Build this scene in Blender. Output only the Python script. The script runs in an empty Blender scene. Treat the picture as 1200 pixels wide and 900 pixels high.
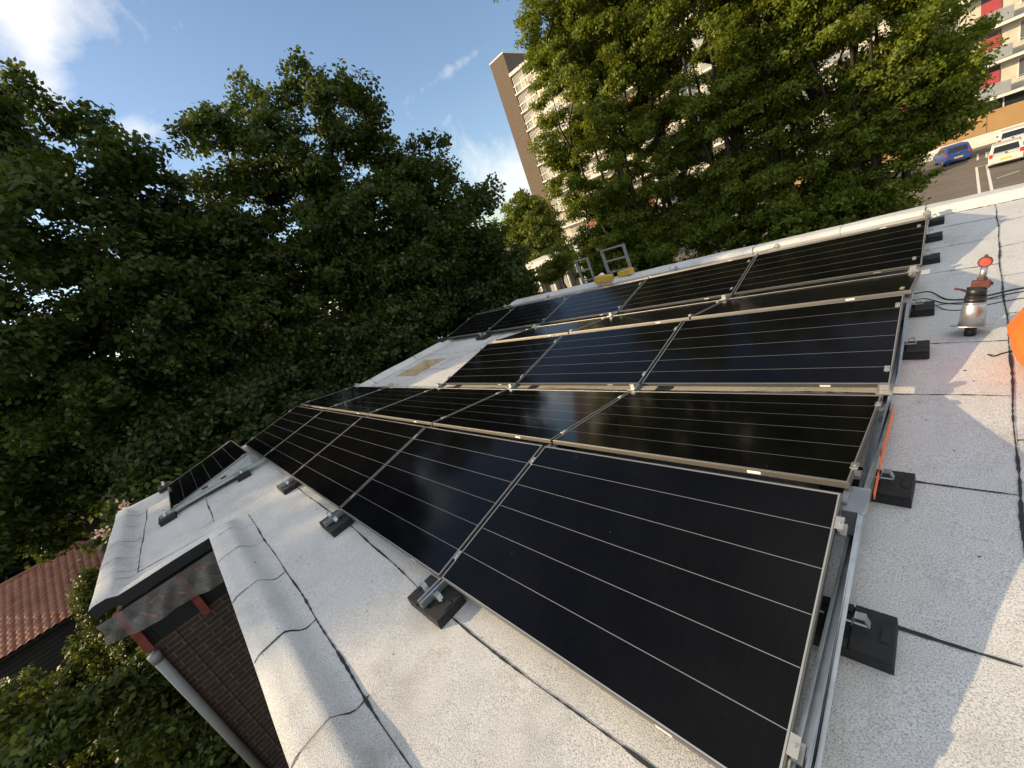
import bpy, bmesh, math, random
import numpy as np
from mathutils import Vector, Matrix
scene = bpy.context.scene
COL = scene.collection
rnd = random.Random(7)
rad = math.radians

# ------------------------------------------------------------------ camera
RC = [[0.665269, 0.659587, -0.349802], [0.001614, -0.469794, -0.882775], [-0.746602, 0.586718, -0.313604]]
CC = [0.29178, -0.57515, 1.73259]
FPX = 469.4831
cam_d = bpy.data.cameras.new('camera'); cam = bpy.data.objects.new('camera', cam_d); COL.objects.link(cam)
cam_d.sensor_width = 36; cam_d.lens = FPX*36/1200; cam_d.clip_end = 3000; cam_d.clip_start = .02
cam.matrix_world = Matrix(((RC[0][0], -RC[1][0], -RC[2][0], CC[0]), (RC[0][1], -RC[1][1], -RC[2][1], CC[1]),
                           (RC[0][2], -RC[1][2], -RC[2][2], CC[2]), (0, 0, 0, 1)))
scene.camera = cam

# ------------------------------------------------------------------ materials
def newmat(name):
    m = bpy.data.materials.new(name); m.use_nodes = True
    nt = m.node_tree; b = nt.nodes['Principled BSDF']
    return m, nt, b
def N(nt, t, **kw):
    n = nt.nodes.new(t)
    for k, v in kw.items(): setattr(n, k, v)
    return n
def L(nt, a, b): nt.links.new(a, b)
def math_n(nt, op, a, b=None, c=None):
    n = nt.nodes.new('ShaderNodeMath'); n.operation = op
    for i, v in enumerate((a, b, c)):
        if v is None: continue
        if isinstance(v, (int, float)): n.inputs[i].default_value = v
        else: nt.links.new(v, n.inputs[i])
    return n.outputs[0]
def mixc(nt, fac, a, b):
    n = nt.nodes.new('ShaderNodeMix'); n.data_type = 'RGBA'
    if isinstance(fac, (int, float)): n.inputs[0].default_value = fac
    else: nt.links.new(fac, n.inputs[0])
    for i, v in ((6, a), (7, b)):
        if isinstance(v, tuple): n.inputs[i].default_value = (*v, 1) if len(v) == 3 else v
        else: nt.links.new(v, n.inputs[i])
    return n.outputs[2]
def noise(nt, scale, detail=4, rough=.55, vec=None, dist=0):
    n = N(nt, 'ShaderNodeTexNoise'); n.inputs['Scale'].default_value = scale; n.inputs['Detail'].default_value = detail
    n.inputs['Roughness'].default_value = rough; n.inputs['Distortion'].default_value = dist
    if vec is None:
        tc = N(nt, 'ShaderNodeTexCoord'); vec = tc.outputs['Object']
    L(nt, vec, n.inputs['Vector']); return n.outputs['Fac']
def ramp(nt, fac, stops):
    n = N(nt, 'ShaderNodeValToRGB'); e = n.color_ramp.elements
    while len(e) < len(stops): e.new(.5)
    for i, (p_, c) in enumerate(stops):
        e[i].position = p_; e[i].color = (*c, 1) if isinstance(c, tuple) else (c, c, c, 1)
    L(nt, fac, n.inputs[0]); return n.outputs[0]
def bump(nt, b, h, strength, dist=.01):
    n = N(nt, 'ShaderNodeBump'); n.inputs['Strength'].default_value = strength; n.inputs['Distance'].default_value = dist
    L(nt, h, n.inputs['Height']); L(nt, n.outputs[0], b.inputs['Normal'])
def simple(name, col, rough=.6, metal=0, var=.18, scale=6, bumpk=0, spec=.5):
    m, nt, b = newmat(name)
    f = noise(nt, scale, 5)
    lo = tuple(c*(1-var) for c in col); hi = tuple(min(1, c*(1+var)) for c in col)
    L(nt, ramp(nt, f, [(.3, lo), (.7, hi)]), b.inputs['Base Color'])
    b.inputs['Roughness'].default_value = rough; b.inputs['Metallic'].default_value = metal
    b.inputs['Specular IOR Level'].default_value = spec
    if bumpk: bump(nt, b, noise(nt, scale*6, 4), bumpk, .01)
    return m

def membrane():
    m, nt, b = newmat('mineral_membrane')
    g = noise(nt, 190, 3, .65)
    g2 = noise(nt, 420, 1, .5)
    gg = math_n(nt, 'ADD', math_n(nt, 'MULTIPLY', g, .7), math_n(nt, 'MULTIPLY', g2, .3))
    grain = ramp(nt, gg, [(.32, (.20, .20, .20)), (.43, (.46, .46, .46)), (.51, (.68, .675, .66)), (.64, (.80, .795, .78))])
    st = noise(nt, .9, 6, .6)
    st2 = noise(nt, 7, 7, .7)
    stain = ramp(nt, math_n(nt, 'ADD', math_n(nt, 'MULTIPLY', st, .65), math_n(nt, 'MULTIPLY', st2, .35)), [(.33, (.69, .68, .66)), (.47, (.93, .928, .92)), (.58, (1, 1, 1)), (.75, (.95, .94, .92))])
    mm = N(nt, 'ShaderNodeMix'); mm.data_type = 'RGBA'; mm.blend_type = 'MULTIPLY'; mm.inputs[0].default_value = 1
    L(nt, grain, mm.inputs[6]); L(nt, stain, mm.inputs[7])
    # a few dark specks of loose granulate and bitumen drips
    sp = ramp(nt, noise(nt, 28, 1, .3), [(.19, 0.0), (.21, 1.0)])
    col = mixc(nt, sp, (.08, .08, .08), mm.outputs[2])
    L(nt, col, b.inputs['Base Color']); b.inputs['Roughness'].default_value = .92
    b.inputs['Specular IOR Level'].default_value = .25
    bump(nt, b, gg, .9, .006)
    return m

def panel_glass():
    m, nt, b = newmat('black_solar_glass')
    tc = N(nt, 'ShaderNodeTexCoord'); s = N(nt, 'ShaderNodeSeparateXYZ'); L(nt, tc.outputs['Object'], s.inputs[0])
    x, y = s.outputs[0], s.outputs[1]
    # bright ribbon lines between the six strings of cells
    yy = math_n(nt, 'MULTIPLY', y, 6/1.134)
    d = math_n(nt, 'ABSOLUTE', math_n(nt, 'SUBTRACT', math_n(nt, 'FRACT', math_n(nt, 'ADD', yy, .5)), .5))
    line = math_n(nt, 'LESS_THAN', d, .0075)
    inside = math_n(nt, 'MULTIPLY', math_n(nt, 'GREATER_THAN', y, .05), math_n(nt, 'LESS_THAN', y, 1.085))
    inside = math_n(nt, 'MULTIPLY', inside, math_n(nt, 'LESS_THAN', math_n(nt, 'ABSOLUTE', x), .8485))
    line = math_n(nt, 'MULTIPLY', line, inside)
    # faint half-cell gaps
    xx = math_n(nt, 'MULTIPLY', x, 18/1.68)
    dx = math_n(nt, 'ABSOLUTE', math_n(nt, 'SUBTRACT', math_n(nt, 'FRACT', xx), .5))
    cell = math_n(nt, 'LESS_THAN', dx, .012)
    fine = math_n(nt, 'MULTIPLY', math_n(nt, 'LESS_THAN', math_n(nt, 'ABSOLUTE', math_n(nt, 'SUBTRACT', math_n(nt, 'FRACT', math_n(nt, 'MULTIPLY', y, 60)), .5)), .05), .25)
    dust = ramp(nt, noise(nt, 2.2, 6, .65), [(.35, (.0022, .0022, .0028)), (.75, (.005, .005, .006))])
    c = mixc(nt, math_n(nt, 'MAXIMUM', math_n(nt, 'MULTIPLY', cell, .5), fine), dust, (.0065, .0065, .008))
    sp = ramp(nt, noise(nt, 31, 1, .2), [(.165, 1.0), (.18, 0.0)])
    c = mixc(nt, math_n(nt, 'MULTIPLY', sp, .10), c, (.2, .2, .19))
    c = mixc(nt, line, c, (.21, .21, .22))
    L(nt, c, b.inputs['Base Color'])
    rg = ramp(nt, noise(nt, 1.7, 5, .6), [(.3, .075), (.7, .15)])
    L(nt, rg, b.inputs['Roughness'])
    b.inputs['IOR'].default_value = 1.33; b.inputs['Specular IOR Level'].default_value = .24
    return m

def brick_mat(name, c1, c2, mortar, sx, axis='yz', scale=1.0):
    m, nt, b = newmat(name)
    tc = N(nt, 'ShaderNodeTexCoord'); s = N(nt, 'ShaderNodeSeparateXYZ'); L(nt, tc.outputs['Object'], s.inputs[0])
    cb = N(nt, 'ShaderNodeCombineXYZ')
    a = s.outputs[0] if axis[0] == 'x' else s.outputs[1]
    if axis == 'xy+':   # any vertical wall: x+y along the courses
        a = math_n(nt, 'ADD', s.outputs[0], s.outputs[1])
    L(nt, a, cb.inputs[0]); L(nt, s.outputs[2], cb.inputs[1])
    br = N(nt, 'ShaderNodeTexBrick'); L(nt, cb.outputs[0], br.inputs['Vector'])
    br.inputs['Color1'].default_value = (*c1, 1); br.inputs['Color2'].default_value = (*c2, 1); br.inputs['Mortar'].default_value = (*mortar, 1)
    br.inputs['Scale'].default_value = scale; br.inputs['Mortar Size'].default_value = .006
    br.inputs['Brick Width'].default_value = .22; br.inputs['Row Height'].default_value = .0625
    br.inputs['Bias'].default_value = -.1
    v = ramp(nt, noise(nt, 9, 6), [(.3, (.7, .7, .7)), (.7, (1.15, 1.1, 1.05))])
    mm = N(nt, 'ShaderNodeMix'); mm.data_type = 'RGBA'; mm.blend_type = 'MULTIPLY'; mm.inputs[0].default_value = 1
    L(nt, br.outputs['Color'], mm.inputs[6]); L(nt, v, mm.inputs[7]); L(nt, mm.outputs[2], b.inputs['Base Color'])
    b.inputs['Roughness'].default_value = .85
    inv = math_n(nt, 'SUBTRACT', 1, br.outputs['Fac']); bump(nt, b, inv, .6, .006)
    return m

def leaf_mat(name, lo, mid, hi, trans=.35, tcol=None):
    m = bpy.data.materials.new(name); m.use_nodes = True; nt = m.node_tree
    for n in list(nt.nodes): nt.nodes.remove(n)
    out = N(nt, 'ShaderNodeOutputMaterial'); g = N(nt, 'ShaderNodeNewGeometry')
    c = ramp(nt, g.outputs['Random Per Island'], [(0, lo), (.5, mid), (1, hi)])
    p = N(nt, 'ShaderNodeBsdfPrincipled'); p.inputs['Roughness'].default_value = .5
    p.inputs['Specular IOR Level'].default_value = .3
    L(nt, c, p.inputs['Base Color'])
    t = N(nt, 'ShaderNodeBsdfTranslucent')
    mm = N(nt, 'ShaderNodeMix'); mm.data_type = 'RGBA'; mm.blend_type = 'MULTIPLY'; mm.inputs[0].default_value = 1
    L(nt, c, mm.inputs[6]); mm.inputs[7].default_value = (*(tcol or (1.5, 1.35, .5)), 1)
    L(nt, mm.outputs[2], t.inputs['Color'])
    mx = N(nt, 'ShaderNodeMixShader'); mx.inputs[0].default_value = trans
    L(nt, p.outputs[0], mx.inputs[1]); L(nt, t.outputs[0], mx.inputs[2]); L(nt, mx.outputs[0], out.inputs[0])
    return m

M = {}
M['membrane'] = membrane()
M['bitumen'] = simple('bitumen_seam', (.022, .022, .023), .75, bumpk=.3, scale=20)
M['glass'] = panel_glass()
M['alu'] = simple('anodised_aluminium', (.50, .485, .455), .42, .8, .06, 8)
M['frame'] = simple('bronze_grey_anodised_frame', (.19, .18, .165), .45, .85, .06, 8)
M['alu_dark'] = simple('weathered_aluminium', (.42, .43, .44), .45, .85, .1, 8)
M['galv'] = simple('galvanised_steel', (.50, .53, .54), .38, .85, .14, 14)
M['rubber'] = simple('black_rubber', (.018, .018, .019), .85, 0, .3, 30, .5)
M['white'] = simple('white_sticker', (.78, .78, .77), .6, 0, .04)
M['backsheet'] = simple('backsheet_and_gap_shade', (.02, .02, .022), .7)
M['steel'] = simple('brushed_steel', (.52, .52, .52), .38, .95, .12, 22)
M['blackplastic'] = simple('black_plastic', (.012, .012, .013), .4, 0, .2, 20)
M['redpaint'] = simple('red_plastic', (.36, .055, .038), .5, 0, .2, 20)
M['rust'] = simple('reddish_brown_iron', (.10, .03, .022), .6, .2, .35, 40, .4)
M['wood_red'] = simple('red_painted_timber', (.17, .028, .018), .6, 0, .3, 14, .3)
M['tarblack'] = simple('black_roofing_felt', (.012, .012, .014), .8, 0, .3, 10, .3)
M['pvc'] = simple('grey_pvc', (.22, .225, .23), .45, 0, .08, 5)
M['ply'] = simple('pale_plywood', (.62, .50, .33), .7, 0, .15, 6)
M['wool'] = simple('olive_insulation', (.42, .36, .17), .9, 0, .2, 14, .5)
M['yellow'] = simple('yellow_foam', (.52, .33, .05), .8, 0, .2, 18, .4)
M['orange'] = simple('orange_fabric', (.85, .14, .02), .62, 0, .14, 14, .35)
M['strap'] = simple('orange_strap', (.75, .17, .06), .6, 0, .12, 30)
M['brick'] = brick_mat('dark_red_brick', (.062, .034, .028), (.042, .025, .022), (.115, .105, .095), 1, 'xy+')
M['towerbrick'] = brick_mat('brown_tower_brick', (.125, .09, .066), (.092, .067, .05), (.14, .115, .09), 1, 'xy+')
M['bark'] = simple('bark', (.035, .028, .021), .9, 0, .35, 8, .8)
M['maple'] = leaf_mat('maple_leaves', (.031, .052, .012), (.058, .088, .018), (.105, .132, .028), .40)
M['under'] = leaf_mat('dark_shrub_leaves', (.018, .032, .010), (.035, .055, .013), (.075, .10, .022), .35)
M['hornbeam'] = leaf_mat('hornbeam_leaves', (.09, .13, .014), (.155, .20, .022), (.22, .255, .04), .45)
M['lime'] = leaf_mat('bright_green_leaves', (.09, .12, .018), (.14, .18, .025), (.19, .22, .04), .3)
M['hedge'] = leaf_mat('hedge_leaves', (.035, .055, .012), (.07, .10, .018), (.15, .17, .04), .35)
M['conifer'] = leaf_mat('yellow_green_conifer', (.05, .065, .010), (.08, .10, .014), (.11, .13, .02), .2)
M['petal'] = leaf_mat('pale_pink_petals', (.55, .38, .34), (.62, .48, .42), (.7, .6, .55), .3, (1, 1, 1))

# ------------------------------------------------------------------ object helpers
def tag(o, label=None, cat=None, group=None, kind=None):
    if label: o['label'] = label
    if cat: o['category'] = cat
    if group: o['group'] = group
    if kind: o['kind'] = kind
    return o
def thing(name, label, cat, loc=(0, 0, 0), rot=(0, 0, 0), group=None):
    o = bpy.data.objects.new(name, None); COL.objects.link(o); o.location = loc; o.rotation_euler = rot
    o.empty_display_size = .1
    return tag(o, label, cat, group)
class MB:
    def __init__(s): s.bm = bmesh.new()
    def box(s, c, size, mat=None, bev=0):
        vs = []
        for dx in (-.5, .5):
            for dy in (-.5, .5):
                for dz in (-.5, .5):
                    v = Vector((dx*size[0], dy*size[1], dz*size[2]))
                    if mat is not None: v = mat @ v
                    vs.append(s.bm.verts.new(Vector(c)+v))
        fs = [s.bm.faces.new([vs[i] for i in f]) for f in ((0, 1, 3, 2), (4, 6, 7, 5), (0, 4, 5, 1), (2, 3, 7, 6), (0, 2, 6, 4), (1, 5, 7, 3))]
        if bev:
            es = list({e for f in fs for e in f.edges})
            bmesh.ops.bevel(s.bm, geom=es, offset=bev, segments=2, affect='EDGES', profile=.6)
        return s
    def bb(s, x0, x1, y0, y1, z0, z1, bev=0):
        return s.box(((x0+x1)/2, (y0+y1)/2, (z0+z1)/2), (x1-x0, y1-y0, z1-z0), None, bev)
    def prism(s, prof, axis, a, b):
        """prof: 2D points; axis 'x': prof=(y,z) extruded along x from a to b; 'y': prof=(x,z); 'z': prof=(x,y)"""
        def pt(u, v, w): return {'x': (w, u, v), 'y': (u, w, v), 'z': (u, v, w)}[axis]
        A = [s.bm.verts.new(pt(u, v, a)) for u, v in prof]; B = [s.bm.verts.new(pt(u, v, b)) for u, v in prof]
        s.bm.faces.new(A); s.bm.faces.new(B[::-1]); n = len(prof)
        for i in range(n): s.bm.faces.new((A[i], A[(i+1) % n], B[(i+1) % n], B[i]))
        return s
    def tube(s, pts, r, seg=8, cap=True):
        pts = [Vector(q) for q in pts]; rs = r if isinstance(r, (list, tuple)) else [r]*len(pts); rings = []
        for i, q in enumerate(pts):
            d = (pts[min(i+1, len(pts)-1)]-pts[max(i-1, 0)]).normalized()
            u = d.cross(Vector((0, 0, 1)))
            if u.length < 1e-3: u = d.cross(Vector((0, 1, 0)))
            u.normalize(); w = u.cross(d)
            rings.append([s.bm.verts.new(q+(u*math.cos(t*2*math.pi/seg)+w*math.sin(t*2*math.pi/seg))*rs[i]) for t in range(seg)])
        for a, b in zip(rings, rings[1:]):
            for i in range(seg): s.bm.faces.new((a[i], a[(i+1) % seg], b[(i+1) % seg], b[i]))
        if cap: s.bm.faces.new(rings[0][::-1]); s.bm.faces.new(rings[-1])
        return s
    def build(s, name, mat, parent=None, smooth=False):
        bmesh.ops.recalc_face_normals(s.bm, faces=s.bm.faces[:])
        me = bpy.data.meshes.new(name); s.bm.to_mesh(me); s.bm.free()
        if smooth:
            for p_ in me.polygons: p_.use_smooth = True
        me.materials.append(mat)
        o = bpy.data.objects.new(name, me); COL.objects.link(o)
        if parent: o.parent = parent
        return o
def npmesh(name, V, F, mat, parent=None, smooth=False):
    """V (n,3), F (m,k) all faces with k corners"""
    V = np.asarray(V, np.float32); F = np.asarray(F, np.int32); m, k = F.shape
    me = bpy.data.meshes.new(name); me.vertices.add(len(V)); me.vertices.foreach_set('co', V.ravel())
    me.loops.add(m*k); me.loops.foreach_set('vertex_index', F.ravel())
    me.polygons.add(m); me.polygons.foreach_set('loop_start', np.arange(0, m*k, k, dtype=np.int32))
    if smooth: me.polygons.foreach_set('use_smooth', np.ones(m, bool))
    me.update(calc_edges=True); me.materials.append(mat)
    o = bpy.data.objects.new(name, me); COL.objects.link(o)
    if parent: o.parent = parent
    return o
def copy_tree(o, parent=None):
    c = o.copy(); COL.objects.link(c)
    if parent: c.parent = parent
    for ch in list(o.children): copy_tree(ch, c)
    return c
ORD = ['rightmost', 'second from the right', 'third from the right', 'fourth from the right', 'fifth from the right']

# ------------------------------------------------------------------ own roof (height field with kerbs)
ZG = -5.8
XF, YF, XE, YE, YP, XR = -8.75, -.97, -5.05, -1.97, 7.95, 6.0
def sm(a, b, x):
    t = np.clip((x-a)/(b-a), 0, 1); return t*t*(3-2*t)
def kerb(d, h, top, ramp_):
    return h*(1-sm(top, top+ramp_, d)) - .02*(1-sm(0, .05, d))
def roof_z(x, y):
    x = np.asarray(x, float); y = np.asarray(y, float)
    zf = np.where(x > -5.6, kerb(y-YF, .095, .19, .11)*sm(-5.5, -5.1, x), 0)
    zw = kerb(x-XF, .10, .12, .14)
    ze = np.where(x < XE+.001, kerb(y-YE, .11, .14, .14), 0)
    zr = np.where((y < YF+.02), kerb(XE-x, .03, .06, .16), 0)*sm(YF+.02, YF-.12, y)
    zp = kerb(YP-y, .12, .30, .14)
    zz = np.maximum.reduce([zf, zw, ze, zr, zp])
    zz = np.where(zz == 0, np.minimum.reduce([zf, zw, ze, zr, zp]), zz)
    und = .004*np.sin(x*2.3+y*1.1)+.003*np.sin(x*5.1-y*3.7+1)+.003*np.sin(y*6.3+x*.7)+.0015*np.sin(x*11+y*9)
    return zz+und*.8
HX0, HX1, HY0, HY1 = -8.05, -7.15, 3.0, 3.85
def axis_pts(lo, hi, fine_lo, fine_hi, df, dc, must):
    a = list(np.arange(fine_lo, fine_hi, df))+list(np.arange(lo, fine_lo, dc))+list(np.arange(fine_hi, hi, dc))+[hi]
    a = [v for v in a if all(abs(v-m_) > df*.45 for m_ in must)]+list(must)
    return np.array(sorted(set(np.round(a, 5))))
gx = axis_pts(XF, XR, XF, 1.2, .035, .12, [XF, XE, HX0, HX1, XR])
gy = axis_pts(YE, YP, YE, YP, .035, .05, [YE, YF, HY0, HY1, YP])
GX, GY = np.meshgrid(gx, gy, indexing='ij'); GZ = roof_z(GX, GY)
nx, ny = len(gx), len(gy); idx = np.arange(nx*ny).reshape(nx, ny)
cx = (gx[:-1]+gx[1:])/2; cy = (gy[:-1]+gy[1:])/2; CX, CY = np.meshgrid(cx, cy, indexing='ij')
keep = ~((CX > XE) & (CY < YF)) & ~((CX > HX0) & (CX < HX1) & (CY > HY0) & (CY < HY1))
F = np.stack([idx[:-1, :-1], idx[1:, :-1], idx[1:, 1:], idx[:-1, 1:]], -1)[keep]
used = np.unique(F); remap = -np.ones(nx*ny, int); remap[used] = np.arange(len(used))
V = np.stack([GX, GY, GZ], -1).reshape(-1, 3)[used]; F = remap[F]
bld = thing('flat_roof_building', 'brick building with a pale flat roof carrying rows of black solar panels', 'building', (0, 0, ZG))
def onb(o):   # child of the building given in world coordinates
    o.parent = bld; o.location = Vector(o.location)-Vector((0, 0, ZG)); return o
roof = onb(npmesh('roof_membrane', V, F, M['membrane'], None, True))
def ribbon(lines):
    Vs, Fs = [], []
    for k, pts in enumerate(lines):
        P = [np.array(q, float) for q in pts]; Q = []
        for a, b in zip(P, P[1:]):
            n = max(2, int(np.linalg.norm(b-a)/.03))
            for t in np.arange(n)/n: Q.append(a+(b-a)*t)
        Q.append(P[-1]); Q = np.array(Q)
        rr = np.random.RandomState(k)
        ph = rr.rand(4)*6
        s = np.arange(len(Q))*.03
        off = .006*np.sin(s*2.1+ph[0])+.003*np.sin(s*7+ph[1])
        w = .0038+.0018*np.sin(s*5+ph[2])+.0016*np.sin(s*17+ph[3])+.0011*rr.randn(len(Q))+.003*np.clip(np.sin(s*1.3+ph[1]), .6, 1)-.0018
        w = np.clip(w+.0010*rr.randn(len(Q)), .0022, .010)
        T = np.gradient(Q, axis=0); T /= np.linalg.norm(T, axis=1)[:, None]+1e-9; Nn = np.stack([-T[:, 1], T[:, 0]], 1)
        base = sum(len(v) for v in Vs)
        A = Q+Nn*(off+w)[:, None]; B = Q+Nn*(off-w)[:, None]
        VV = np.concatenate([A, B]); z = roof_z(np.minimum(np.maximum(VV[:, 0], XF+.001), XR), np.minimum(np.maximum(VV[:, 1], YE+.001), YP-.001))
        Vs.append(np.column_stack([VV, z+.004])); n = len(Q)
        i = np.arange(n-1); Fs.append(base+np.stack([i, i+1, i+1+n, i+n], 1))
    return np.concatenate(Vs), np.concatenate(Fs)
ysx = lambda y: .435+.0185*y
seams = [[(-5.22, -.57), (-2.5, -.605), (-1.2, -.62), (.5, -.63), (5.9, -.63)], [(-5.6, -.03), (-3.3, -.03), (-1.4, -.10), (-.4, -.085), (.44, -.08)],
         [(ysx(-.62), -.62), (ysx(1.3), 1.3), (ysx(3), 3.0), (ysx(4.7), 4.7), (ysx(7.5), 7.52)],
         [(.42, -.62), (.40, -.95)], [(-8.4, -1.60), (-5.62, -1.65)], [(-5.62, -1.65), (-5.5, -1.28), (-5.42, -.9)],
         [(-6.9, -.87), (-5.75, -.90)], [(-5.62, -1.65), (-5.52, -1.8)], [(-5.75, -.90), (-5.72, -1.0)],
         [(-8.4, 2.1), (-7.3, 2.58), (-6.5, 4.1), (-6.4, 5.0)], [(-8.4, 2.0), (-8.4, 7.5)], [(-8.4, -1.6), (-8.4, 2.0)],
         [(-8.4, 7.5), (-4, 7.52), (ysx(7.5), 7.52), (5.9, 7.52)], [(-8.6, 1.0), (.44, .0+.8)][0:0] or [(-.3, .80), (.42, .795)]]
for y in (.0,): pass
for y in (1.65, 2.55, 3.30, 4.12, 5.0, 5.93, 6.85): seams.append([(-8.3 if y > 2.3 else -.4, y), (ysx(y), y+rnd.uniform(-.02, .02))])
seams.pop(-7); seams.append([(-.4, 1.65), (ysx(1.66), 1.665)])
for y in (2.08, 3.77, 4.66, 5.56, 6.6): seams.append([(ysx(y), y), (ysx(y)+.12, y+.02), (ysx(y)+.3, y+.12), (2.2, y+.35)])
for x in (-4.9, -4.25, -3.38, -2.51, -1.64, -.75, .25, 1.1, 2.0): seams.append([(x, -.6), (x+.02, -.80), (x+.04, -.965)])
for x in (-8.2, -7.55, -6.85, -6.2, -5.75): seams.append([(x, -1.63), (x+.03, -1.80), (x+.05, -1.965)])
for x in (-7.6, -5.4, -3.75, -2.2, -.98, -.05, .95): seams.append([(x, 7.54), (x, 7.68), (x, 7.945)])
for y in (-1, .2, 1.4, 2.7, 3.9, 5.2, 6.4): seams.append([(-8.42, y), (-8.58, y), (-8.745, y)])
SV, SF = ribbon(seams)
onb(npmesh('seam', SV, SF, M['bitumen']))
# loose edges, roof-light well, fascias and walls
ed = np.concatenate([F[:, [0, 1]], F[:, [1, 2]], F[:, [2, 3]], F[:, [3, 0]]]); key = np.sort(ed, 1); _, inv, ct = np.unique(key, axis=0, return_inverse=True, return_counts=True)
be = ed[ct[inv.ravel()] == 1]; mid = (V[be[:, 0]]+V[be[:, 1]])/2
be = be[~((mid[:, 0] > HX0-.01) & (mid[:, 0] < HX1+.01) & (mid[:, 1] > HY0-.01) & (mid[:, 1] < HY1+.01))]; nb = len(be)
TA, TB = V[be[:, 0]], V[be[:, 1]]; lip, dn = np.array([0, 0, .004]), np.array([0, 0, .115])
TV_ = np.concatenate([TA-lip, TB-lip, TB-dn, TA-dn]); ar = np.arange(nb)
onb(npmesh('edge_trim', TV_, np.stack([ar, ar+nb, ar+2*nb, ar+3*nb], 1), M['tarblack']))
m = MB()
for (x0, x1, y0, y1) in ((HX0-.03, HX0, HY0-.03, HY1+.03), (HX1, HX1+.03, HY0-.03, HY1+.03), (HX0, HX1, HY0-.03, HY0), (HX0, HX1, HY1, HY1+.03)):
    m.bb(x0, x1, y0, y1, -.30, -.006)
well = onb(m.build('roof_opening', M['ply']))
o = MB().bb(HX0, HX1, HY0, HY1, -.32, -.29).build('insulation', M['wool'], well)
WX = -5.16
m = MB(); m.bb(XF+.12, WX, YE+.11, YE+.33, ZG, -.602); m.bb(WX-.22, WX, YE+.335, YF+.15, ZG, -.602)
m.bb(WX+.002, XR-.1, YF+.16, YF+.38, ZG, -.06); m.bb(XF+.12, XF+.34, YE+.335, YP-.15, ZG, -.06); m.bb(XF+.345, XR-.1, YP-.37, YP-.14, ZG, -.06); m.bb(XR-.32, XR-.1, YF+.4, YP-.38, ZG, -.06)
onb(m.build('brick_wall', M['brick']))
m = MB(); m.bb(XF+.10, WX+.004, YE+.10, YE+.2, -.60, -.1); m.bb(WX-.1, WX+.008, YE+.205, YF+.15, -.60, -.09)
onb(m.build('black_fascia', M['tarblack']))
for y, dz in ((YE+.115, 0), (-1.36, .03)):
    m = MB(); m.prism([(WX+.012, -.60-dz), (WX+.10, -.60-dz), (XE-.03, -.44), (XE-.03, -.09), (WX+.012, -.09)], 'y', y-.035, y+.035)
    onb(m.build('rafter_end', M['wood_red']))
# torn printed plastic sheet hanging from the edge
def plastic():
    mt, nt, b = newmat('translucent_printed_plastic')
    tc = N(nt, 'ShaderNodeTexCoord')
    b.inputs['Roughness'].default_value = .22; b.inputs['Alpha'].default_value = .5
    c = ramp(nt, noise(nt, 7, 5, .6), [(.35, (.19, .18, .175)), (.6, (.29, .275, .27)), (.78, (.52, .50, .49))])
    L(nt, c, b.inputs['Base Color'])
    L(nt, ramp(nt, noise(nt, 4, 5, .6, dist=2), [(.35, .34), (.7, .62)]), b.inputs['Alpha'])
    return mt
M['plastic'] = plastic()
ys = np.linspace(YE-.03, YF+.02, 70); vs = np.linspace(0, 1, 18); PV = []
def drop(t): return .20+.13*np.sin(min(1, t*1.25)*1.7)+.018*np.sin(t*9) - .05*max(0, t-.82)/.18
def plx(y, t, v): return XE+.004+.03*v+.020*math.sin(t*15+v*3)*v+.010*math.sin(t*37+v*7)*v
for y in ys:
    t = (y-ys[0])/(ys[-1]-ys[0])
    for v in vs: PV.append((plx(y, t, v), y+.03*math.sin(v*5+t*4)*v, -.075-v*drop(t)))
n = len(vs); PF = [(i*n+j, i*n+j+1, (i+1)*n+j+1, (i+1)*n+j) for i in range(len(ys)-1) for j in range(n-1)]
pl = onb(npmesh('plastic_sheet', PV, PF, M['plastic'], None, True))
M['print'] = simple('faded_red_print', (.20, .12, .115), .6, 0, .4, 20)
def stroke(m, pts, w=.016):   # pts in (t, v) on the sheet
    for (t0, v0), (t1, v1) in zip(pts, pts[1:]):
        k = 6; prev = None
        for i in range(k+1):
            t = t0+(t1-t0)*i/k; v = v0+(v1-v0)*i/k; y = ys[0]+t*(ys[-1]-ys[0])
            q = Vector((plx(y, t, v)+.003, y+.03*math.sin(v*5+t*4)*v, -.075-v*drop(t)))
            d = Vector((0, (t1-t0)*.97, -(v1-v0)*.38)).normalized(); nn = Vector((0, -d.z, d.y))*w
            a, b2 = m.bm.verts.new(q+nn), m.bm.verts.new(q-nn)
            if prev: m.bm.faces.new((prev[0], a, b2, prev[1]))
            prev = (a, b2)
for pts, wd in (([(.27, .42), (.37, .90)], .013), ([(.35, .32), (.43, .24), (.46, .40), (.40, .52)], .012), ([(.55, .45), (.60, .72)], .010),
                ([(.74, .22), (.81, .17), (.83, .33)], .013), ([(.80, .50), (.85, .80)], .013)):
    m = MB(); stroke(m, pts, wd); m.build('printed_mark', M['print'], pl)
m = MB(); m.tube([(WX+.05, YE+.10, -.70), (WX+.05, YE+.10, -3.1)], .045, 14); m.tube([(WX+.05, YE+.10, -3.10), (WX+.05, YE+.10, ZG)], .042, 14)
m.tube([(WX+.05, YE+.10, -.66), (WX+.05, YE+.10, -.76)], .052, 14)
onb(m.build('downpipe', M['pvc'], None, True))

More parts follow.
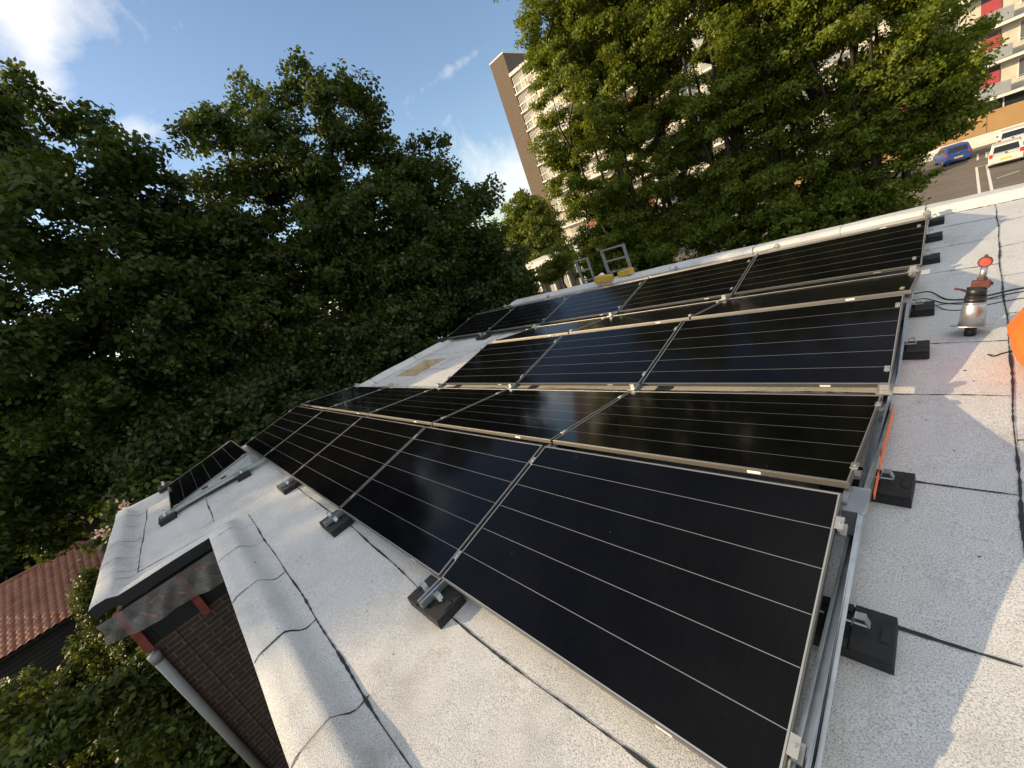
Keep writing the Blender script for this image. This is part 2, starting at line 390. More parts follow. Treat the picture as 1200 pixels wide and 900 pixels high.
# ------------------------------------------------------------------ solar panels
W, LN, PITCH, TH = 1.134, 1.722, 1.742, rad(9.716)
H0, G1, V1, G2, V2 = .12, .0733, .1472, .0806, .201
c_, s_ = W*math.cos(TH), W*math.sin(TH)
Y0 = [0, c_+G1, 2*c_+G1+V1, 3*c_+G1+V1+G2, 4*c_+G1+V1+G2+V2, 5*c_+G1+V1+2*G2+V2]
XS = [-.0423, -.0291, -.0052, .03, .0281, .02]
NP = [5, 5, 3, 3, 5, 5]
def make_panel():
    t = thing('solar_panel', 'x', 'solar panel', group='black solar panels on the flat roof')
    h = LN/2; lip = .0115; o6 = .0055
    m = MB()      # bright lip inside the darker frame
    m.bb(-h+o6, h-o6, o6+.0002, lip, -.008, .0003); m.bb(-h+o6, h-o6, W-lip, W-o6-.0002, -.008, .0003)
    m.bb(-h+o6+.0002, -h+lip, lip+.0005, W-lip-.0005, -.008, .0003); m.bb(h-lip, h-o6-.0002, lip+.0005, W-lip-.0005, -.008, .0003)
    m.build('bright_lip', M['alu'], t)
    m = MB(); lip = o6
    m.bb(-h, h, 0, lip, -.03, 0, .0015); m.bb(-h, h, W-lip, W, -.03, 0, .0015)
    m.bb(-h, -h+lip, lip+.0005, W-lip-.0005, -.03, -.0004, .0015); m.bb(h-lip, h, lip+.0005, W-lip-.0005, -.03, -.0004, .0015)
    m.build('frame', M['frame'], t); lip = .0115
    MB().bb(-h+lip+.0005, h-lip-.0005, lip+.0005, W-lip-.0005, -.006, -.002).build('glass', M['glass'], t)
    MB().bb(-h+lip+.001, h-lip-.001, lip+.001, W-lip-.001, -.0095, -.007).build('backsheet', M['backsheet'], t)
    return t
panel0 = make_panel()
rows_txt = ['nearest, front row of panels', 'second panel row', 'third row of panels', 'thin-looking fourth row', 'fifth row of panels', 'sliver-thin row by the far kerb']
first = True
for r in range(6):
    for k in range(NP[r]):
        t = panel0 if first else copy_tree(panel0); first = False
        xc = XS[r]-k*PITCH-LN/2
        up = r % 2 == 0
        ylow = Y0[r] if up else Y0[r]+c_
        jx, jt = rnd.uniform(-.002, .002), rnd.uniform(-.0012, .0012)
        t.location = (xc+jx, ylow, H0+rnd.uniform(-.001, .001)); t.rotation_euler = (TH+jt, rnd.uniform(-.001, .001), 0 if up else math.pi)
        t['label'] = 'black solar panel, %s in the %s' % (ORD[k], rows_txt[r])
        # white type sticker on the frame side that faces the camera
        m = MB()
        if up: m.bb(LN/2-.36, LN/2-.30, -.0012, 0, -.024, -.010)
        else: m.bb(-LN/2+.34, -LN/2+.40, W, W+.0012, -.024, -.010)
        m.build('sticker', M['white'], t)
t = copy_tree(panel0); [bpy.data.objects.remove(ch) for ch in list(t.children) if ch.name.startswith('sticker')]
t.location = (-6.95-LN/2, -1.255, H0); t.rotation_euler = (TH, 0, 0)
t['label'] = 'lone black solar panel apart from the rows on the far left corner of the roof'

# ------------------------------------------------------------------ mounting rails: base rail, triangular side plates, clamps, rubber feet
def roofz(x, y): return float(roof_z(x, y))
def plate(m, x0, x1, ya, yb, za, zb, zbase=.065):
    """sheet-metal wedge from the low end (ya, za) up to (yb, zb)"""
    s = 1 if yb > ya else -1
    m.prism([(ya, zbase), (ya, za), (yb-s*.012, zb), (yb, zb-.008), (yb, zbase)], 'x', x0, x0+.004)
    # rolled top flange
    d = Vector((0, yb-ya, zb-za)); L_ = d.length; mid = Vector(((x0+x1)/2, (ya+yb)/2, (za+zb)/2-.004))
    a = math.atan2(zb-za, yb-ya)
    m.box(mid, (x1-x0, L_-.02, .006), Matrix.Rotation(a, 3, 'X'))
def clamp_mesh(end=False):
    m = MB(); m.bb(-.014, .014, -.03, .03, .0015, .006, .001); m.tube([(0, 0, .006), (0, 0, .011)], .006, 6)
    m.bb(-.004, .004, -.03, .03, -.03, .0012)
    if end: m.bb(-.018, .02, -.028, .028, -.05, -.032)
    return m
_cl = clamp_mesh().build('clamp', M['alu']); CLM = _cl.data; bpy.data.objects.remove(_cl)
_cl = clamp_mesh(True).build('clamp', M['alu']); CLE = _cl.data; bpy.data.objects.remove(_cl)
def add_clamp(root, loc, tilt, end):
    o = bpy.data.objects.new('clamp', CLE if end else CLM); COL.objects.link(o); o.parent = root
    o.location = Vector(loc)-root.location; o.rotation_euler = (tilt, 0, 0)
def clamps_row(root, x, r, end):
    up = r % 2 == 0
    for f in (.14, .86):
        y = Y0[r]+(c_*f if up else c_*(1-f)); add_clamp(root, (x, y, H0+s_*f), TH if up else -TH, end)
def rail(x, ya, yb, rows, label, end):
    root = thing('mounting_rail', label, 'mounting rail', (x, ya, .06), group='metal mounting rails under the panels')
    w = .045
    m = MB(); y0, y1 = 0, yb-ya
    m.bb(-w/2, w/2, y0, y1, .002, .008); m.bb(-w/2, -w/2+.004, y0, y1, .0085, .045); m.bb(w/2-.004, w/2, y0, y1, .0085, .045)
    m.bb(-w/2+.0045, -w/2+.012, y0, y1, .041, .0448); m.bb(w/2-.012, w/2-.0045, y0, y1, .041, .0448)
    m.build('base_rail', M['galv'], root)
    for r in rows:
        m = MB(); up = r % 2 == 0
        lo, hi = (Y0[r]+.03, Y0[r]+c_-.03) if up else (Y0[r]+c_-.03, Y0[r]+.03)
        xx = .026 if end else -.002
        plate(m, xx, xx+(.017 if end else .03), lo-ya, hi-ya, H0-.105+.01, H0+s_-.115, .048)
        m.build('side_plate', M['galv'] if end else M['backsheet'], root)  # inner plates near black: shade of the panel gaps painted into their colour
        clamps_row(root, -.031 if end else x, r, end)
        if end or True:
            # upright bracket under the ridge and a low bracket in the valley
            yr = Y0[r]+c_ if up else Y0[r]
            if up:
                m = MB(); m.bb(-.030, .0255 if end else .02, yr-.03-ya, yr+G1+.03-ya, .05, .05+s_-.05, .003); m.bb(-.036, .05 if end else .03, yr-.045-ya, yr+G1+.045-ya, .052+s_-.05, .058+s_-.05, .001)
                m.bb(-.032, -.012, yr-.01-ya, yr+G1+.01-ya, .06+s_-.05, .072+s_-.05)
                m.build('ridge_bracket', M['alu_dark'], root)
            else:
                yv = Y0[r]+c_+.04
                m = MB(); m.bb(-.045, .03, yv-.02-ya, yv+.10-ya, .047, .062, .002); m.bb(-.03, .015, yv+.02-ya, yv+.06-ya, .0625, .095, .003)
                m.build('valley_bracket', M['alu'], root)
    return root
def make_foot():
    t = thing('rubber_foot', 'x', 'rubber foot', group='black rubber feet under the mounting rails')
    m = MB()
    m.bb(-.17, .17, -.095, .095, 0, .048, .004); m.bb(-.17, -.055, -.095, .095, .0485, .062, .004); m.bb(.055, .17, -.095, .095, .0485, .062, .004)
    m.bb(-.05, .05, -.095, -.06, .0485, .058, .003); m.bb(-.05, .05, .06, .095, .0485, .058, .003)
    for sx in (-1, 1): m.bb(sx*.145-.012, sx*.145+.012, -.03, .03, .0625, .067, .002)
    m.build('rubber_block', M['rubber'], t)
    for sx in (-1, 1):   # bent spring clip on each side of the rail
        m = MB(); m.tube([(sx*.026, 0, .080), (sx*.105, 0, .080)], .004, 6)
        m.box((sx*.062, 0, .1015), (.0038, .03, .048), Matrix.Rotation(sx*.30, 3, 'Y')); m.box((sx*.083, 0, .124), (.030, .03, .004), Matrix.Rotation(sx*-.12, 3, 'Y'))
        m.box((sx*.099, 0, .108), (.004, .03, .036), Matrix.Rotation(sx*-.35, 3, 'Y'))
        m.build('spring_clip', M['galv'], t)
    return t
foot0 = make_foot(); ffirst = True
def foot(x, y, label, rz=0):
    global ffirst
    t = foot0 if ffirst else copy_tree(foot0); ffirst = False
    t.location = (x, y, roofz(x, y)+.001); t.rotation_euler = (0, 0, rz+rnd.uniform(-.03, .03)); t['label'] = label
    return t
xr = lambda k: -.006-k*PITCH+.004 if k else -.016
ye = Y0[5]+c_
rail(xr(0), -.19, ye+.12, range(6), 'galvanised mounting rail along the right ends of all six panel rows', True)
mid_l = ['galvanised mounting rail under the first joint from the right', 'galvanised mounting rail under the second joint from the right']
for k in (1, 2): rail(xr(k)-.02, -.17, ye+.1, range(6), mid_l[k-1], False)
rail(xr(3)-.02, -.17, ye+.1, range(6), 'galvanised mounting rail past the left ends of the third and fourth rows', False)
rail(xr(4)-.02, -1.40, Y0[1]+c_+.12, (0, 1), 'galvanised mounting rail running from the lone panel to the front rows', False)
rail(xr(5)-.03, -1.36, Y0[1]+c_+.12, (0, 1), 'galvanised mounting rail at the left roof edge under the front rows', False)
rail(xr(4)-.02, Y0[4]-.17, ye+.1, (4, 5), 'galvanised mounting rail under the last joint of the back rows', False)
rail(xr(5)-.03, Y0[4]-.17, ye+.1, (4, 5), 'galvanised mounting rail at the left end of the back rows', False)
# triangle under the lone panel belongs to the rail it is bolted to
for root in [o for o in COL.objects if o.name.startswith('mounting_rail') and o.location.y < -1.2]:
    ya = root.location.y
    m = MB(); plate(m, .012, .055, -1.30-ya, -.16-ya, .03, s_+.055, .05)
    m.bb(.012, .055, -.158-ya, -.150-ya, .05, s_+.04)
    m.build('side_plate', M['galv'], root)
    m = MB()
    for q in (.40, .62): m.bb(.0165, .0185, -1.255+q*c_-ya-.04, -1.255+q*c_-ya+.04, .075, .098)
    m.build('slot', M['backsheet'], root)
    for f in (.06, .93): add_clamp(root, (root.location.x+.03, -1.255+c_*f, H0+s_*f), TH, True)
for k, nm in ((1, 'nearest of the three black rubber feet along the front edge of panels'), (2, 'middle of the three black rubber feet along the front edge of panels'), (3, 'farthest of the three black rubber feet along the front edge of panels')):
    foot(xr(k)-.02-.0, -.085, nm)
fl = ['right-hand rubber foot with bent clip, nearest the bottom of the photo', 'right-hand rubber foot under the ridge between first and second rows', 'right-hand rubber foot level with the base of the third row', 'right-hand rubber foot beside the steel vent pipe and black cables',
      'lowest of the three right-hand rubber feet by the far kerb', 'middle of the three right-hand rubber feet by the far kerb', 'topmost of the three right-hand rubber feet by the far kerb']
for y, nm in zip((.69, 1.545, 3.13, 3.97, 5.42, 6.3, 7.1), fl): foot(-.028, y, nm)
foot(xr(4)-.02, -1.33, 'rubber foot under the low front end of the lone panel rail'); foot(xr(4)-.02, -.35, 'rubber foot behind the raised plate of the lone panel')
foot(xr(5)-.03, -1.29, 'rubber foot on the far side of the lone panel by the roof edge')
foot(xr(4)-.02, Y0[4]-.10, 'rubber foot by the left end of the fourth row on the pale far roof'); foot(xr(5)-.03, Y0[4]-.10, 'rubber foot at the far left corner of the back row')
foot(xr(3)-.02, Y0[3]+c_+.07, 'rubber foot hidden by the left end of the fourth row')

# ------------------------------------------------------------------ small things on the roof
o = thing('ratchet_strap', 'orange strap lying along the right-hand rail beside the second row', 'strap', (.019, 1.3, 0))
m = MB(); zz = lambda y: .16-.04*(y-1.4)
def strap_piece(pts, w):
    prev = None
    for (x, y, z) in pts:
        a, b2 = m.bm.verts.new((x, y-1.3, z+w)), m.bm.verts.new((x, y-1.3, z-w)); c3, d4 = m.bm.verts.new((x+.004, y-1.3, z-w)), m.bm.verts.new((x+.004, y-1.3, z+w)); cur = (a, b2, c3, d4)
        if prev:
            for i in range(4): m.bm.faces.new((prev[i], prev[(i+1) % 4], cur[(i+1) % 4], cur[i]))
        else: m.bm.faces.new(cur)
        prev = cur
    m.bm.faces.new(prev[::-1])
strap_piece([(.008, 2.16, .10), (.008, 1.95, .115), (.009, 1.75, .14), (.008, 1.60, .16)], .023)
m.build('webbing', M['strap'], o)
m = MB(); strap_piece([(.016, 1.66, .185), (.018, 1.55, .20), (.016, 1.47, .20)], .016); strap_piece([(.012, 1.47, .165), (.014, 1.38, .18), (.012, 1.30, .165)], .016); m.build('loose_end', M['strap'], o)

vx_, vy_ = .33, 3.43; vz = roofz(vx_, vy_)
o = thing('vent_pipe', 'steel and black vent pipe with round flange and red cap, standing by black cables', 'vent pipe', (vx_, vy_, vz), (rad(-16), rad(6), 0)); o.scale = (.84, .84, .84)
m = MB(); m.tube([(0, 0, -.02), (0, 0, .075)], .036, 16); m.build('stub', M['blackplastic'], o, True)
m = MB(); m.tube([(0, 0, .076), (0, 0, .081)], .125, 28); m.build('flange', M['steel'], o)
m = MB(); m.tube([(0, 0, .0815), (0, 0, .25), (0, 0, .262)], [.078, .068, .064], 24); m.tube([(0, 0, .2625), (0, 0, .272)], .0665, 24); m.build('steel_collar', M['steel'], o, True)
m = MB(); m.tube([(0, 0, .2725), (0, 0, .315)], .064, 24); m.tube([(0, 0, .3155), (0, 0, .325)], .066, 24); m.tube([(0, 0, .3255), (0, 0, .40)], [.060, .058], 24); m.build('black_sleeve', M['blackplastic'], o, True)
m = MB(); m.bb(-.035, .07, -.045, .045, .39, .455, .012); m.bb(.071, .083, -.012, .012, .41, .435, .003); m.tube([(.02, 0, .455), (.02, 0, .475)], .03, 14); m.build('valve_body', M['rust'], o)
m = MB(); m.tube([(.02, 0, .475), (.022, 0, .56)], .021, 14); m.build('thin_pipe', M['alu_dark'], o, True)
m = MB(); m.tube([(.024, .02, .60), (.020, -.022, .595)], .042, 20); m.tube([(.022, 0, .64), (.022, 0, .655)], .010, 10); cap = m.build('red_cap', M['rust'], o)
m = MB(); m.tube([(.020, -.0225, .595), (.0198, -.026, .5948)], .033, 20); m.build('cap_face', M['redpaint'], cap)
m = MB(); m.tube([(-.045, -.01, .36), (-.09, -.03, .385), (-.13, -.03, .395)], .009, 8); m.build('lever', M['rust'], o)

def cable(pts, label, r=.005):
    P = []
    pts = [Vector((x, y, roofz(x, y)+r+z)) for x, y, z in pts]
    for i in range(len(pts)-1):
        p0, p1, p2, p3 = pts[max(i-1, 0)], pts[i], pts[i+1], pts[min(i+2, len(pts)-1)]
        for t in np.arange(0, 1, .125):
            P.append(.5*((2*p1)+(-p0+p2)*t+(2*p0-5*p1+4*p2-p3)*t*t+(-p0+3*p1-3*p2+p3)*t**3))
    P.append(pts[-1]); q = MB().tube(P, r, 6).build('cable', M['blackplastic'], None, True)
    tag(q, label, 'cable', 'black cables running past the vent pipe')
cable([(.0, 4.36, .03), (.10, 4.40, .02), (.2, 4.22, 0), (.31, 4.16, 0), (.45, 4.2, 0), (.62, 4.27, 0), (1.2, 4.4, 0)], 'thickest black cable crossing the roof behind the vent pipe', .006)
cable([(.0, 4.20, .03), (.08, 4.26, .01), (.2, 4.12, 0), (.33, 4.06, 0), (.5, 4.16, 0), (.66, 4.2, 0), (1.2, 4.3, 0)], 'black cable just in front of the thickest cable by the vent pipe', .0045)
cable([(.0, 4.05, .04), (.1, 4.14, .02), (.2, 3.98, 0), (.31, 3.93, 0), (.45, 4.0, 0), (.62, 4.06, 0), (1.2, 4.2, 0)], 'thin black cable looping nearest the steel vent flange', .0035)
cable([(.56, 3.16, 0), (.47, 3.10, .0), (.43, 3.06, .0), (.405, 3.09, 0)], 'short loose end of black cord by the orange bag', .004)

# orange bag
def bag():
    bm = bmesh.new(); bmesh.ops.create_icosphere(bm, subdivisions=5, radius=1)
    rs = np.random.RandomState(3)
    ks = [(rs.randn(3)*2.6, rs.rand()*6, rs.rand()) for _ in range(12)]
    for v in bm.verts:
        c = v.co.normalized(); d = 1
        for kk, ph, am in ks: d += .035*am*math.sin(kk[0]*c.x+kk[1]*c.y+kk[2]*c.z+ph)
        d += .03*abs(math.sin(6*c.x+4*c.z+3*c.y))
        x, y, z = c.x*d, c.y*d, c.z*d
        x = math.copysign(abs(x)**.75, x); y = math.copysign(abs(y)**.75, y)
        z = max(z, -.75)
        pinch = 1-.28*max(0, z)
        v.co = (x*.36*pinch-.03*z, y*.33*pinch, (z+.75)*.27+.012*math.sin(9*x+5*y)*max(0, z))
    me = bpy.data.meshes.new('bag_body'); bm.to_mesh(me); bm.free(); me.materials.append(M['orange'])
    for p_ in me.polygons: p_.use_smooth = True
    return me
bx, by = .84, 2.93
o = thing('tool_bag', 'bright orange slack fabric bag standing on the roof by the vent pipe', 'bag', (bx, by, roofz(bx, by)))
b_ = bpy.data.objects.new('bag_body', bag()); COL.objects.link(b_); b_.parent = o
m = MB(); m.tube([(-.15, -.05, .455), (-.12, -.05, .53), (0, -.04, .56), (.12, -.05, .53), (.15, -.05, .455)], .014, 8); m.build('handle', M['orange'], o, True)

# ladders against the far kerb
def ladder(name, label, x, w, lean, top, rungs, th, mat, yb):
    """foot on the ground beyond the far wall, leaning to the roof edge"""
    o = thing(name, label, 'ladder', (x, yb, ZG), group=None)
    H = top-ZG; a = lean
    for sx in (-1, 1):
        m = MB(); m.prism([(sx*w/2-th/2, -.03), (sx*w/2+th/2, -.03), (sx*w/2+th/2, .03), (sx*w/2-th/2, .03)], 'z', 0, H)
        q = m.build('rail', mat, o); q.rotation_euler = (a, 0, 0)
    for i in range(rungs):
        z = H-.02-i*.28
        m = MB(); m.bb(-w/2, w/2, -.02, .02, z-.017, z+.017, .004); q = m.build('rung', mat, o); q.rotation_euler = (a, 0, 0)
    return o
M['ladder'] = simple('grey_aluminium_ladder', (.26, .265, .27), .5, .5, .12, 10)
ladder('ladder', 'wider grey aluminium ladder rising above the far kerb beside yellow foam', -5.19, .60, rad(5.5), .83, 7, .05, M['ladder'], 8.65)
ladder('ladder', 'narrow grey ladder rising above the far kerb left of the wider one', -6.25, .36, rad(5), .74, 7, .03, M['ladder'], 8.75)
m = MB().box((0, 0, .075), (.44, .17, .15), Matrix.Rotation(.15, 3, 'Z') @ Matrix.Rotation(.12, 3, 'Y'), .02)
q = m.build('foam_block', M['yellow']); q.location = (-5.36, 7.62, .12); tag(q, 'yellow foam block on the kerb at the left foot of the wider ladder', 'foam block')
m = MB().box((0, 0, .07), (.36, .15, .14), Matrix.Rotation(-.1, 3, 'Z') @ Matrix.Rotation(-.08, 3, 'Y'), .02)
q = m.build('foam_block', M['yellow']); q.location = (-4.84, 7.74, .125); tag(q, 'yellow foam block on the kerb at the right foot of the wider ladder', 'foam block')
def hump(rx, ry, rz, mat, name):
    bm = bmesh.new(); bmesh.ops.create_uvsphere(bm, u_segments=20, v_segments=12, radius=1)
    for v in bm.verts:
        v.co.z = max(v.co.z, -.15); k = 1+.06*math.sin(5*v.co.x+3*v.co.y)+.05*math.sin(7*v.co.y+2*v.co.z)
        v.co = Vector((v.co.x*rx*k, v.co.y*ry*k, (v.co.z+.15)*rz*k))
    me = bpy.data.meshes.new(name); bm.to_mesh(me); bm.free(); me.materials.append(mat)
    for p_ in me.polygons: p_.use_smooth = True
    q = bpy.data.objects.new(name, me); COL.objects.link(q); return q
q = hump(.13, .12, .17, M['white'], 'rag_bag'); q.location = (-5.55, 7.83, .10); tag(q, 'small white cloth bag on the kerb by the yellow foam', 'bag')

# ------------------------------------------------------------------ vegetation
def leaf_cloud(C, S, n, size, rs, up=.5, aspect=1.5, out=.2):
    """C cluster centres, S cluster radii (k,3)."""
    k = len(C); w = (S[:, 0]*S[:, 1])**.9; w /= w.sum()
    ns = max(1, n//16); ci = rs.choice(k, ns, p=w)          # sprays of leaves on twigs
    g = rs.randn(ns, 3); g /= np.linalg.norm(g, axis=1)[:, None]; g *= (rs.rand(ns, 1)**.4)
    P0 = C[ci]+g*S[ci]; n0 = rs.randn(ns, 3)*.55+g*.45; n0[:, 2] += up
    si = rs.randint(0, ns, n); P = P0[si]+rs.randn(n, 3)*np.array([1.25, 1.25, .8])*size
    nr = n0[si]+out*(g[si])+rs.randn(n, 3)*.45; nr /= np.linalg.norm(nr, axis=1)[:, None]
    t = rs.randn(n, 3); t[:, 2] -= .3; t -= nr*(t*nr).sum(1)[:, None]; t /= np.linalg.norm(t, axis=1)[:, None]
    b = np.cross(nr, t); sz = size*(.65+.7*rs.rand(n, 1))
    a = t*sz*aspect*.5; d = b*sz*.5; f = nr*sz*.12
    V = np.stack([P-a, P+d*.9-a*.1+f, P+a, P-d*.9-a*.1+f], 1).reshape(-1, 3)
    Fq = np.arange(n*4).reshape(n, 4)
    return V, Fq
def limbs(base, trunk_top, C, rs, r0, sag=.0):
    nodes = [np.array(base, float)]; par = [-1]; T = 8
    for i in range(1, T+1):
        f = i/T; nodes.append(np.array(base)+(np.array(trunk_top)-np.array(base))*f+np.array([rs.randn()*.08, rs.randn()*.08, 0])*(f < 1)); par.append(len(nodes)-2)
    cen = nodes[T//2]
    order = np.argsort(np.linalg.norm((C-np.array([base[0], base[1], 0]))*[1, 1, .6], axis=1))
    for ci in order:
        c = C[ci]; A = np.array(nodes); d = np.linalg.norm(A-c, axis=1)+np.where(A[:, 2] > c[2]-.1, (A[:, 2]-c[2]+.1)*1.2, 0)
        j = int(np.argmin(d)); q = nodes[j]; dist = np.linalg.norm(c-q); k = max(1, int(dist/.6)); pj = j
        for s in range(1, k+1):
            f = s/k; pt = q+(c-q)*f+rs.randn(3)*.06*dist*(f < 1); pt[2] -= 0 if f == 1 else .12*dist*math.sin(f*math.pi)
            nodes.append(pt); par.append(pj); pj = len(nodes)-1
    n = len(nodes); cnt = np.zeros(n)
    for i in range(n-1, 0, -1): cnt[i] += 1; cnt[par[i]] += cnt[i]
    R = np.clip(r0*np.sqrt(cnt/max(cnt[1], 1)), .010, r0); A = np.array(nodes); Vv, Ff = [], []; seg = 5
    for i in range(1, n):
        a, b = A[par[i]], A[i]; d = b-a; l = np.linalg.norm(d)
        if l < 1e-4: continue
        d /= l; u = np.cross(d, [.3, .5, .81]); u /= np.linalg.norm(u)+1e-9; w = np.cross(d, u); ra = min(R[par[i]], R[i]*1.5); bs = len(Vv)
        for q, r in ((a, ra), (b, R[i])):
            for t in range(seg): Vv.append(q+(u*math.cos(t*2*math.pi/seg)+w*math.sin(t*2*math.pi/seg))*r)
        for t in range(seg): Ff.append((bs+t, bs+(t+1) % seg, bs+seg+(t+1) % seg, bs+seg+t))
    return np.array(Vv), np.array(Ff)
def tree(name, label, base, env, leaf, n, size, mat, seed, cl=(.45, .8), nc=None, gap=.25, flat=.6, trunk_r=.2, shoots=0, up=.5, cat='tree', group=None, trunk=True, shell=.5, stems=0):
    """env: list of (cx,cy,cz,rx,ry,rz) world ellipsoids"""
    rs = np.random.RandomState(seed); C = []; env = np.array(env, float)
    vol = env[:, 3]*env[:, 4]*env[:, 5]; vol = vol**.75; nc = nc or int(26*vol.sum()**.72)
    cxm = env[:, :3].mean(0)
    while len(C) < nc:
        e = env[rs.choice(len(env), p=vol/vol.sum())]
        g = rs.randn(3); g /= np.linalg.norm(g); rr = 1-(1-shell)*rs.rand()**1.0 if rs.rand() < .75 else rs.rand()**.5
        c = e[:3]+g*e[3:]*rr*(.86+.12*rs.rand())
        s = (math.sin(c[0]*1.7+seed)+math.sin(c[1]*1.9+seed*2)+math.sin(c[2]*1.6+seed*3)+math.sin((c[0]-c[2])*2.7+seed))/4
        if s < -1+2*gap and rs.rand() < .85: continue
        C.append(c)
    C = np.array(C); S = rs.uniform(cl[0], cl[1], (nc, 1))*np.array([1, 1, flat])*(1+.25*rs.randn(nc, 3).clip(-1, 1))
    if shoots:
        top = C[np.argsort(-C[:, 2]+rs.randn(nc)*.8)[:shoots]]; SC, SS = [], []
        for c in top:
            dr = np.array([rs.randn()*.25, rs.randn()*.25, 1]); l = rs.uniform(.35, .95)
            for q in np.linspace(.3, 1, 4): SC.append(c+dr*l*q); SS.append([.26*(1.3-q*.8)]*2+[.24])
        CA = np.concatenate([C, SC]); SA = np.concatenate([S, SS])
    else: CA, SA = C, S
    o = thing(name, label, cat, base, group=group)
    V, Fq = leaf_cloud(CA, SA, n, size, rs, up, 1.5, .6 if mat == M['hornbeam'] else .2); q = npmesh('crown', V-np.array(base), Fq, mat, o)
    if trunk:
        tt = (cxm[0]*.5+base[0]*.5, cxm[1]*.5+base[1]*.5, cxm[2]+env[:, 5].max()*.3)
        V, Fq = limbs(base, tt, C[:260], rs, trunk_r)
        for q in range(stems):      # a fan of upright stems from low on the trunk
            a = q*2.4+rs.rand(); b0 = np.array(base)+[math.cos(a)*.15, math.sin(a)*.15, rs.uniform(.3, 1.6)]
            e0 = np.array([cxm[0]+math.cos(a)*env[0, 3]*rs.uniform(.25, .75), cxm[1]+math.sin(a)*env[0, 4]*rs.uniform(.25, .7), cxm[2]+rs.uniform(2, 5.5)])
            m_ = MB(); pts = [b0+(e0-b0)*f+np.array([math.cos(a), math.sin(a), 0])*.5*math.sin(f*math.pi)+rs.randn(3)*.05 for f in np.linspace(0, 1, 9)]
            m_.tube(pts, list(np.linspace(.12, .02, 9)), 6); m_.bm.verts.index_update()
            vv = np.array([v.co[:] for v in m_.bm.verts]); ff = np.array([[v.index for v in f.verts] for f in m_.bm.faces if len(f.verts) == 4])
            Fq = np.concatenate([Fq, ff+len(V)]); V = np.concatenate([V, vv]); m_.bm.free()
        npmesh('trunk', V-np.array(base), Fq, M['bark'], o, True)
    return o
#TREES
mg = 'maples beyond the left roof edge'
tree('maple_tree', 'large dark maple at the left edge of the photo, in front of the clouds', (-15.3, .6, ZG), [(-15.4, -.2, 4.5, 3.4, 3.7, 5.2), (-15.6, 2.4, 2.6, 2.5, 2.3, 4.7), (-14.8, -.4, -1.5, 3, 3.4, 3)],
     None, 170000, .105, M['maple'], 11, nc=400, gap=.12, shoots=14, group=mg)
tree('maple_tree', 'dark maple left of the lone panel, above the red tiled shed', (-18.3, -4.0, ZG), [(-18.5, -4.5, 5.0, 3.8, 3.6, 5.6), (-18.5, -2.6, 1.6, 3.6, 3.2, 2.9), (-18.2, -4.9, .3, 2.4, 2.2, 1.9)],
     None, 125000, .115, M['maple'], 12, nc=340, gap=.15, shoots=8, group=mg)
tree('maple_tree', 'tallest dark maple in the centre left, with shoots rising into blue sky', (-13.8, 6.8, ZG), [(-15.0, 5.0, 4.4, 2.7, 2.5, 5.0), (-13.7, 7.4, 4.4, 2.8, 2.5, 5.1), (-12.9, 9.4, 2.2, 2.6, 2.5, 4.9), (-13.4, 6.6, -1, 3, 3.4, 3.4), (-13.8, 6.6, 3, 2, 2.5, 4)],
     None, 210000, .10, M['maple'], 13, nc=470, gap=.12, shoots=20, group=mg)
tree('maple_tree', 'lower rounded dark tree right of the tallest maple, by the brick tower', (-15.5, 13.4, ZG), [(-15.2, 12.4, -.5, 2.8, 2.2, 3.8), (-15.9, 13.9, -1.3, 2.2, 1.5, 3.2)],
     None, 90000, .105, M['maple'], 14, nc=240, gap=.25, shoots=4, group=mg)
for i, (x, y, r, zt, lb) in enumerate(((-13.6, -.9, 1.7, .8, 'dark leafy shrub behind the lone panel corner'), (-13.0, 1.6, 2.1, 1.2, 'dark leafy shrub beyond the left ends of the front rows'), (-12.6, 5.0, 2.0, 1.4, 'dark leafy shrub beyond the roof opening'), (-12.4, 8.8, 2.0, 1.2, 'dark leafy shrub beyond the left end of the back rows'))):
    tree('tall_shrub', lb, (x, y, ZG), [(x, y, (zt+ZG)/2+.8, r, r, (zt-ZG)/2-.6)], None, 38000, .11, M['under'], 30+i, gap=.25, cat='shrub', group='dark shrubs under the maples', trunk_r=.08)
hb = 'leafy upright trees behind the far kerb'
tree('hornbeam_tree', 'leftmost of the big upright green trees, beside the brick tower', (-9.4, 17.2, ZG), [(-9.3, 16.9, 4.0, 3.5, 3.0, 7.0), (-9.4, 17, 9.5, 2.9, 2.6, 5), (-9.5, 16.6, -.7, 2.9, 2.8, 3.0)],
     None, 340000, .072, M['hornbeam'], 21, stems=8, cl=(.28, .6), nc=680, gap=.08, flat=.55, group=hb, trunk_r=.22, up=.6)
tree('hornbeam_tree', 'middle of the big upright green trees, with dark trunks showing at its base', (-5.3, 18.2, ZG), [(-5.3, 18.0, 4.8, 3.4, 2.8, 7.0), (-5.2, 18.2, 10, 2.9, 2.4, 5), (-5.6, 17.8, -.4, 3.2, 2.8, 2.4)],
     None, 300000, .072, M['hornbeam'], 22, stems=9, cl=(.28, .6), nc=680, gap=.06, flat=.55, group=hb, trunk_r=.25, up=.6)
tree('hornbeam_tree', 'rightmost of the big upright green trees, spreading towards the parked cars', (-2.0, 18.8, ZG), [(-2.0, 18.6, 4.2, 3.1, 2.8, 5.6), (-2.1, 18.8, 9, 2.7, 2.4, 5), (-3.6, 18.2, 7, 2, 2, 5), (-.9, 18.7, 1.6, 1.9, 2.0, 2.6), (-1.9, 18.4, -1.3, 1.7, 2.0, 1.9), (-2.9, 18.4, -1.4, 2.1, 2.4, 2.2)],
     None, 340000, .072, M['hornbeam'], 23, stems=8, cl=(.28, .6), nc=840, gap=.06, flat=.55, group=hb, trunk_r=.2, up=.6)
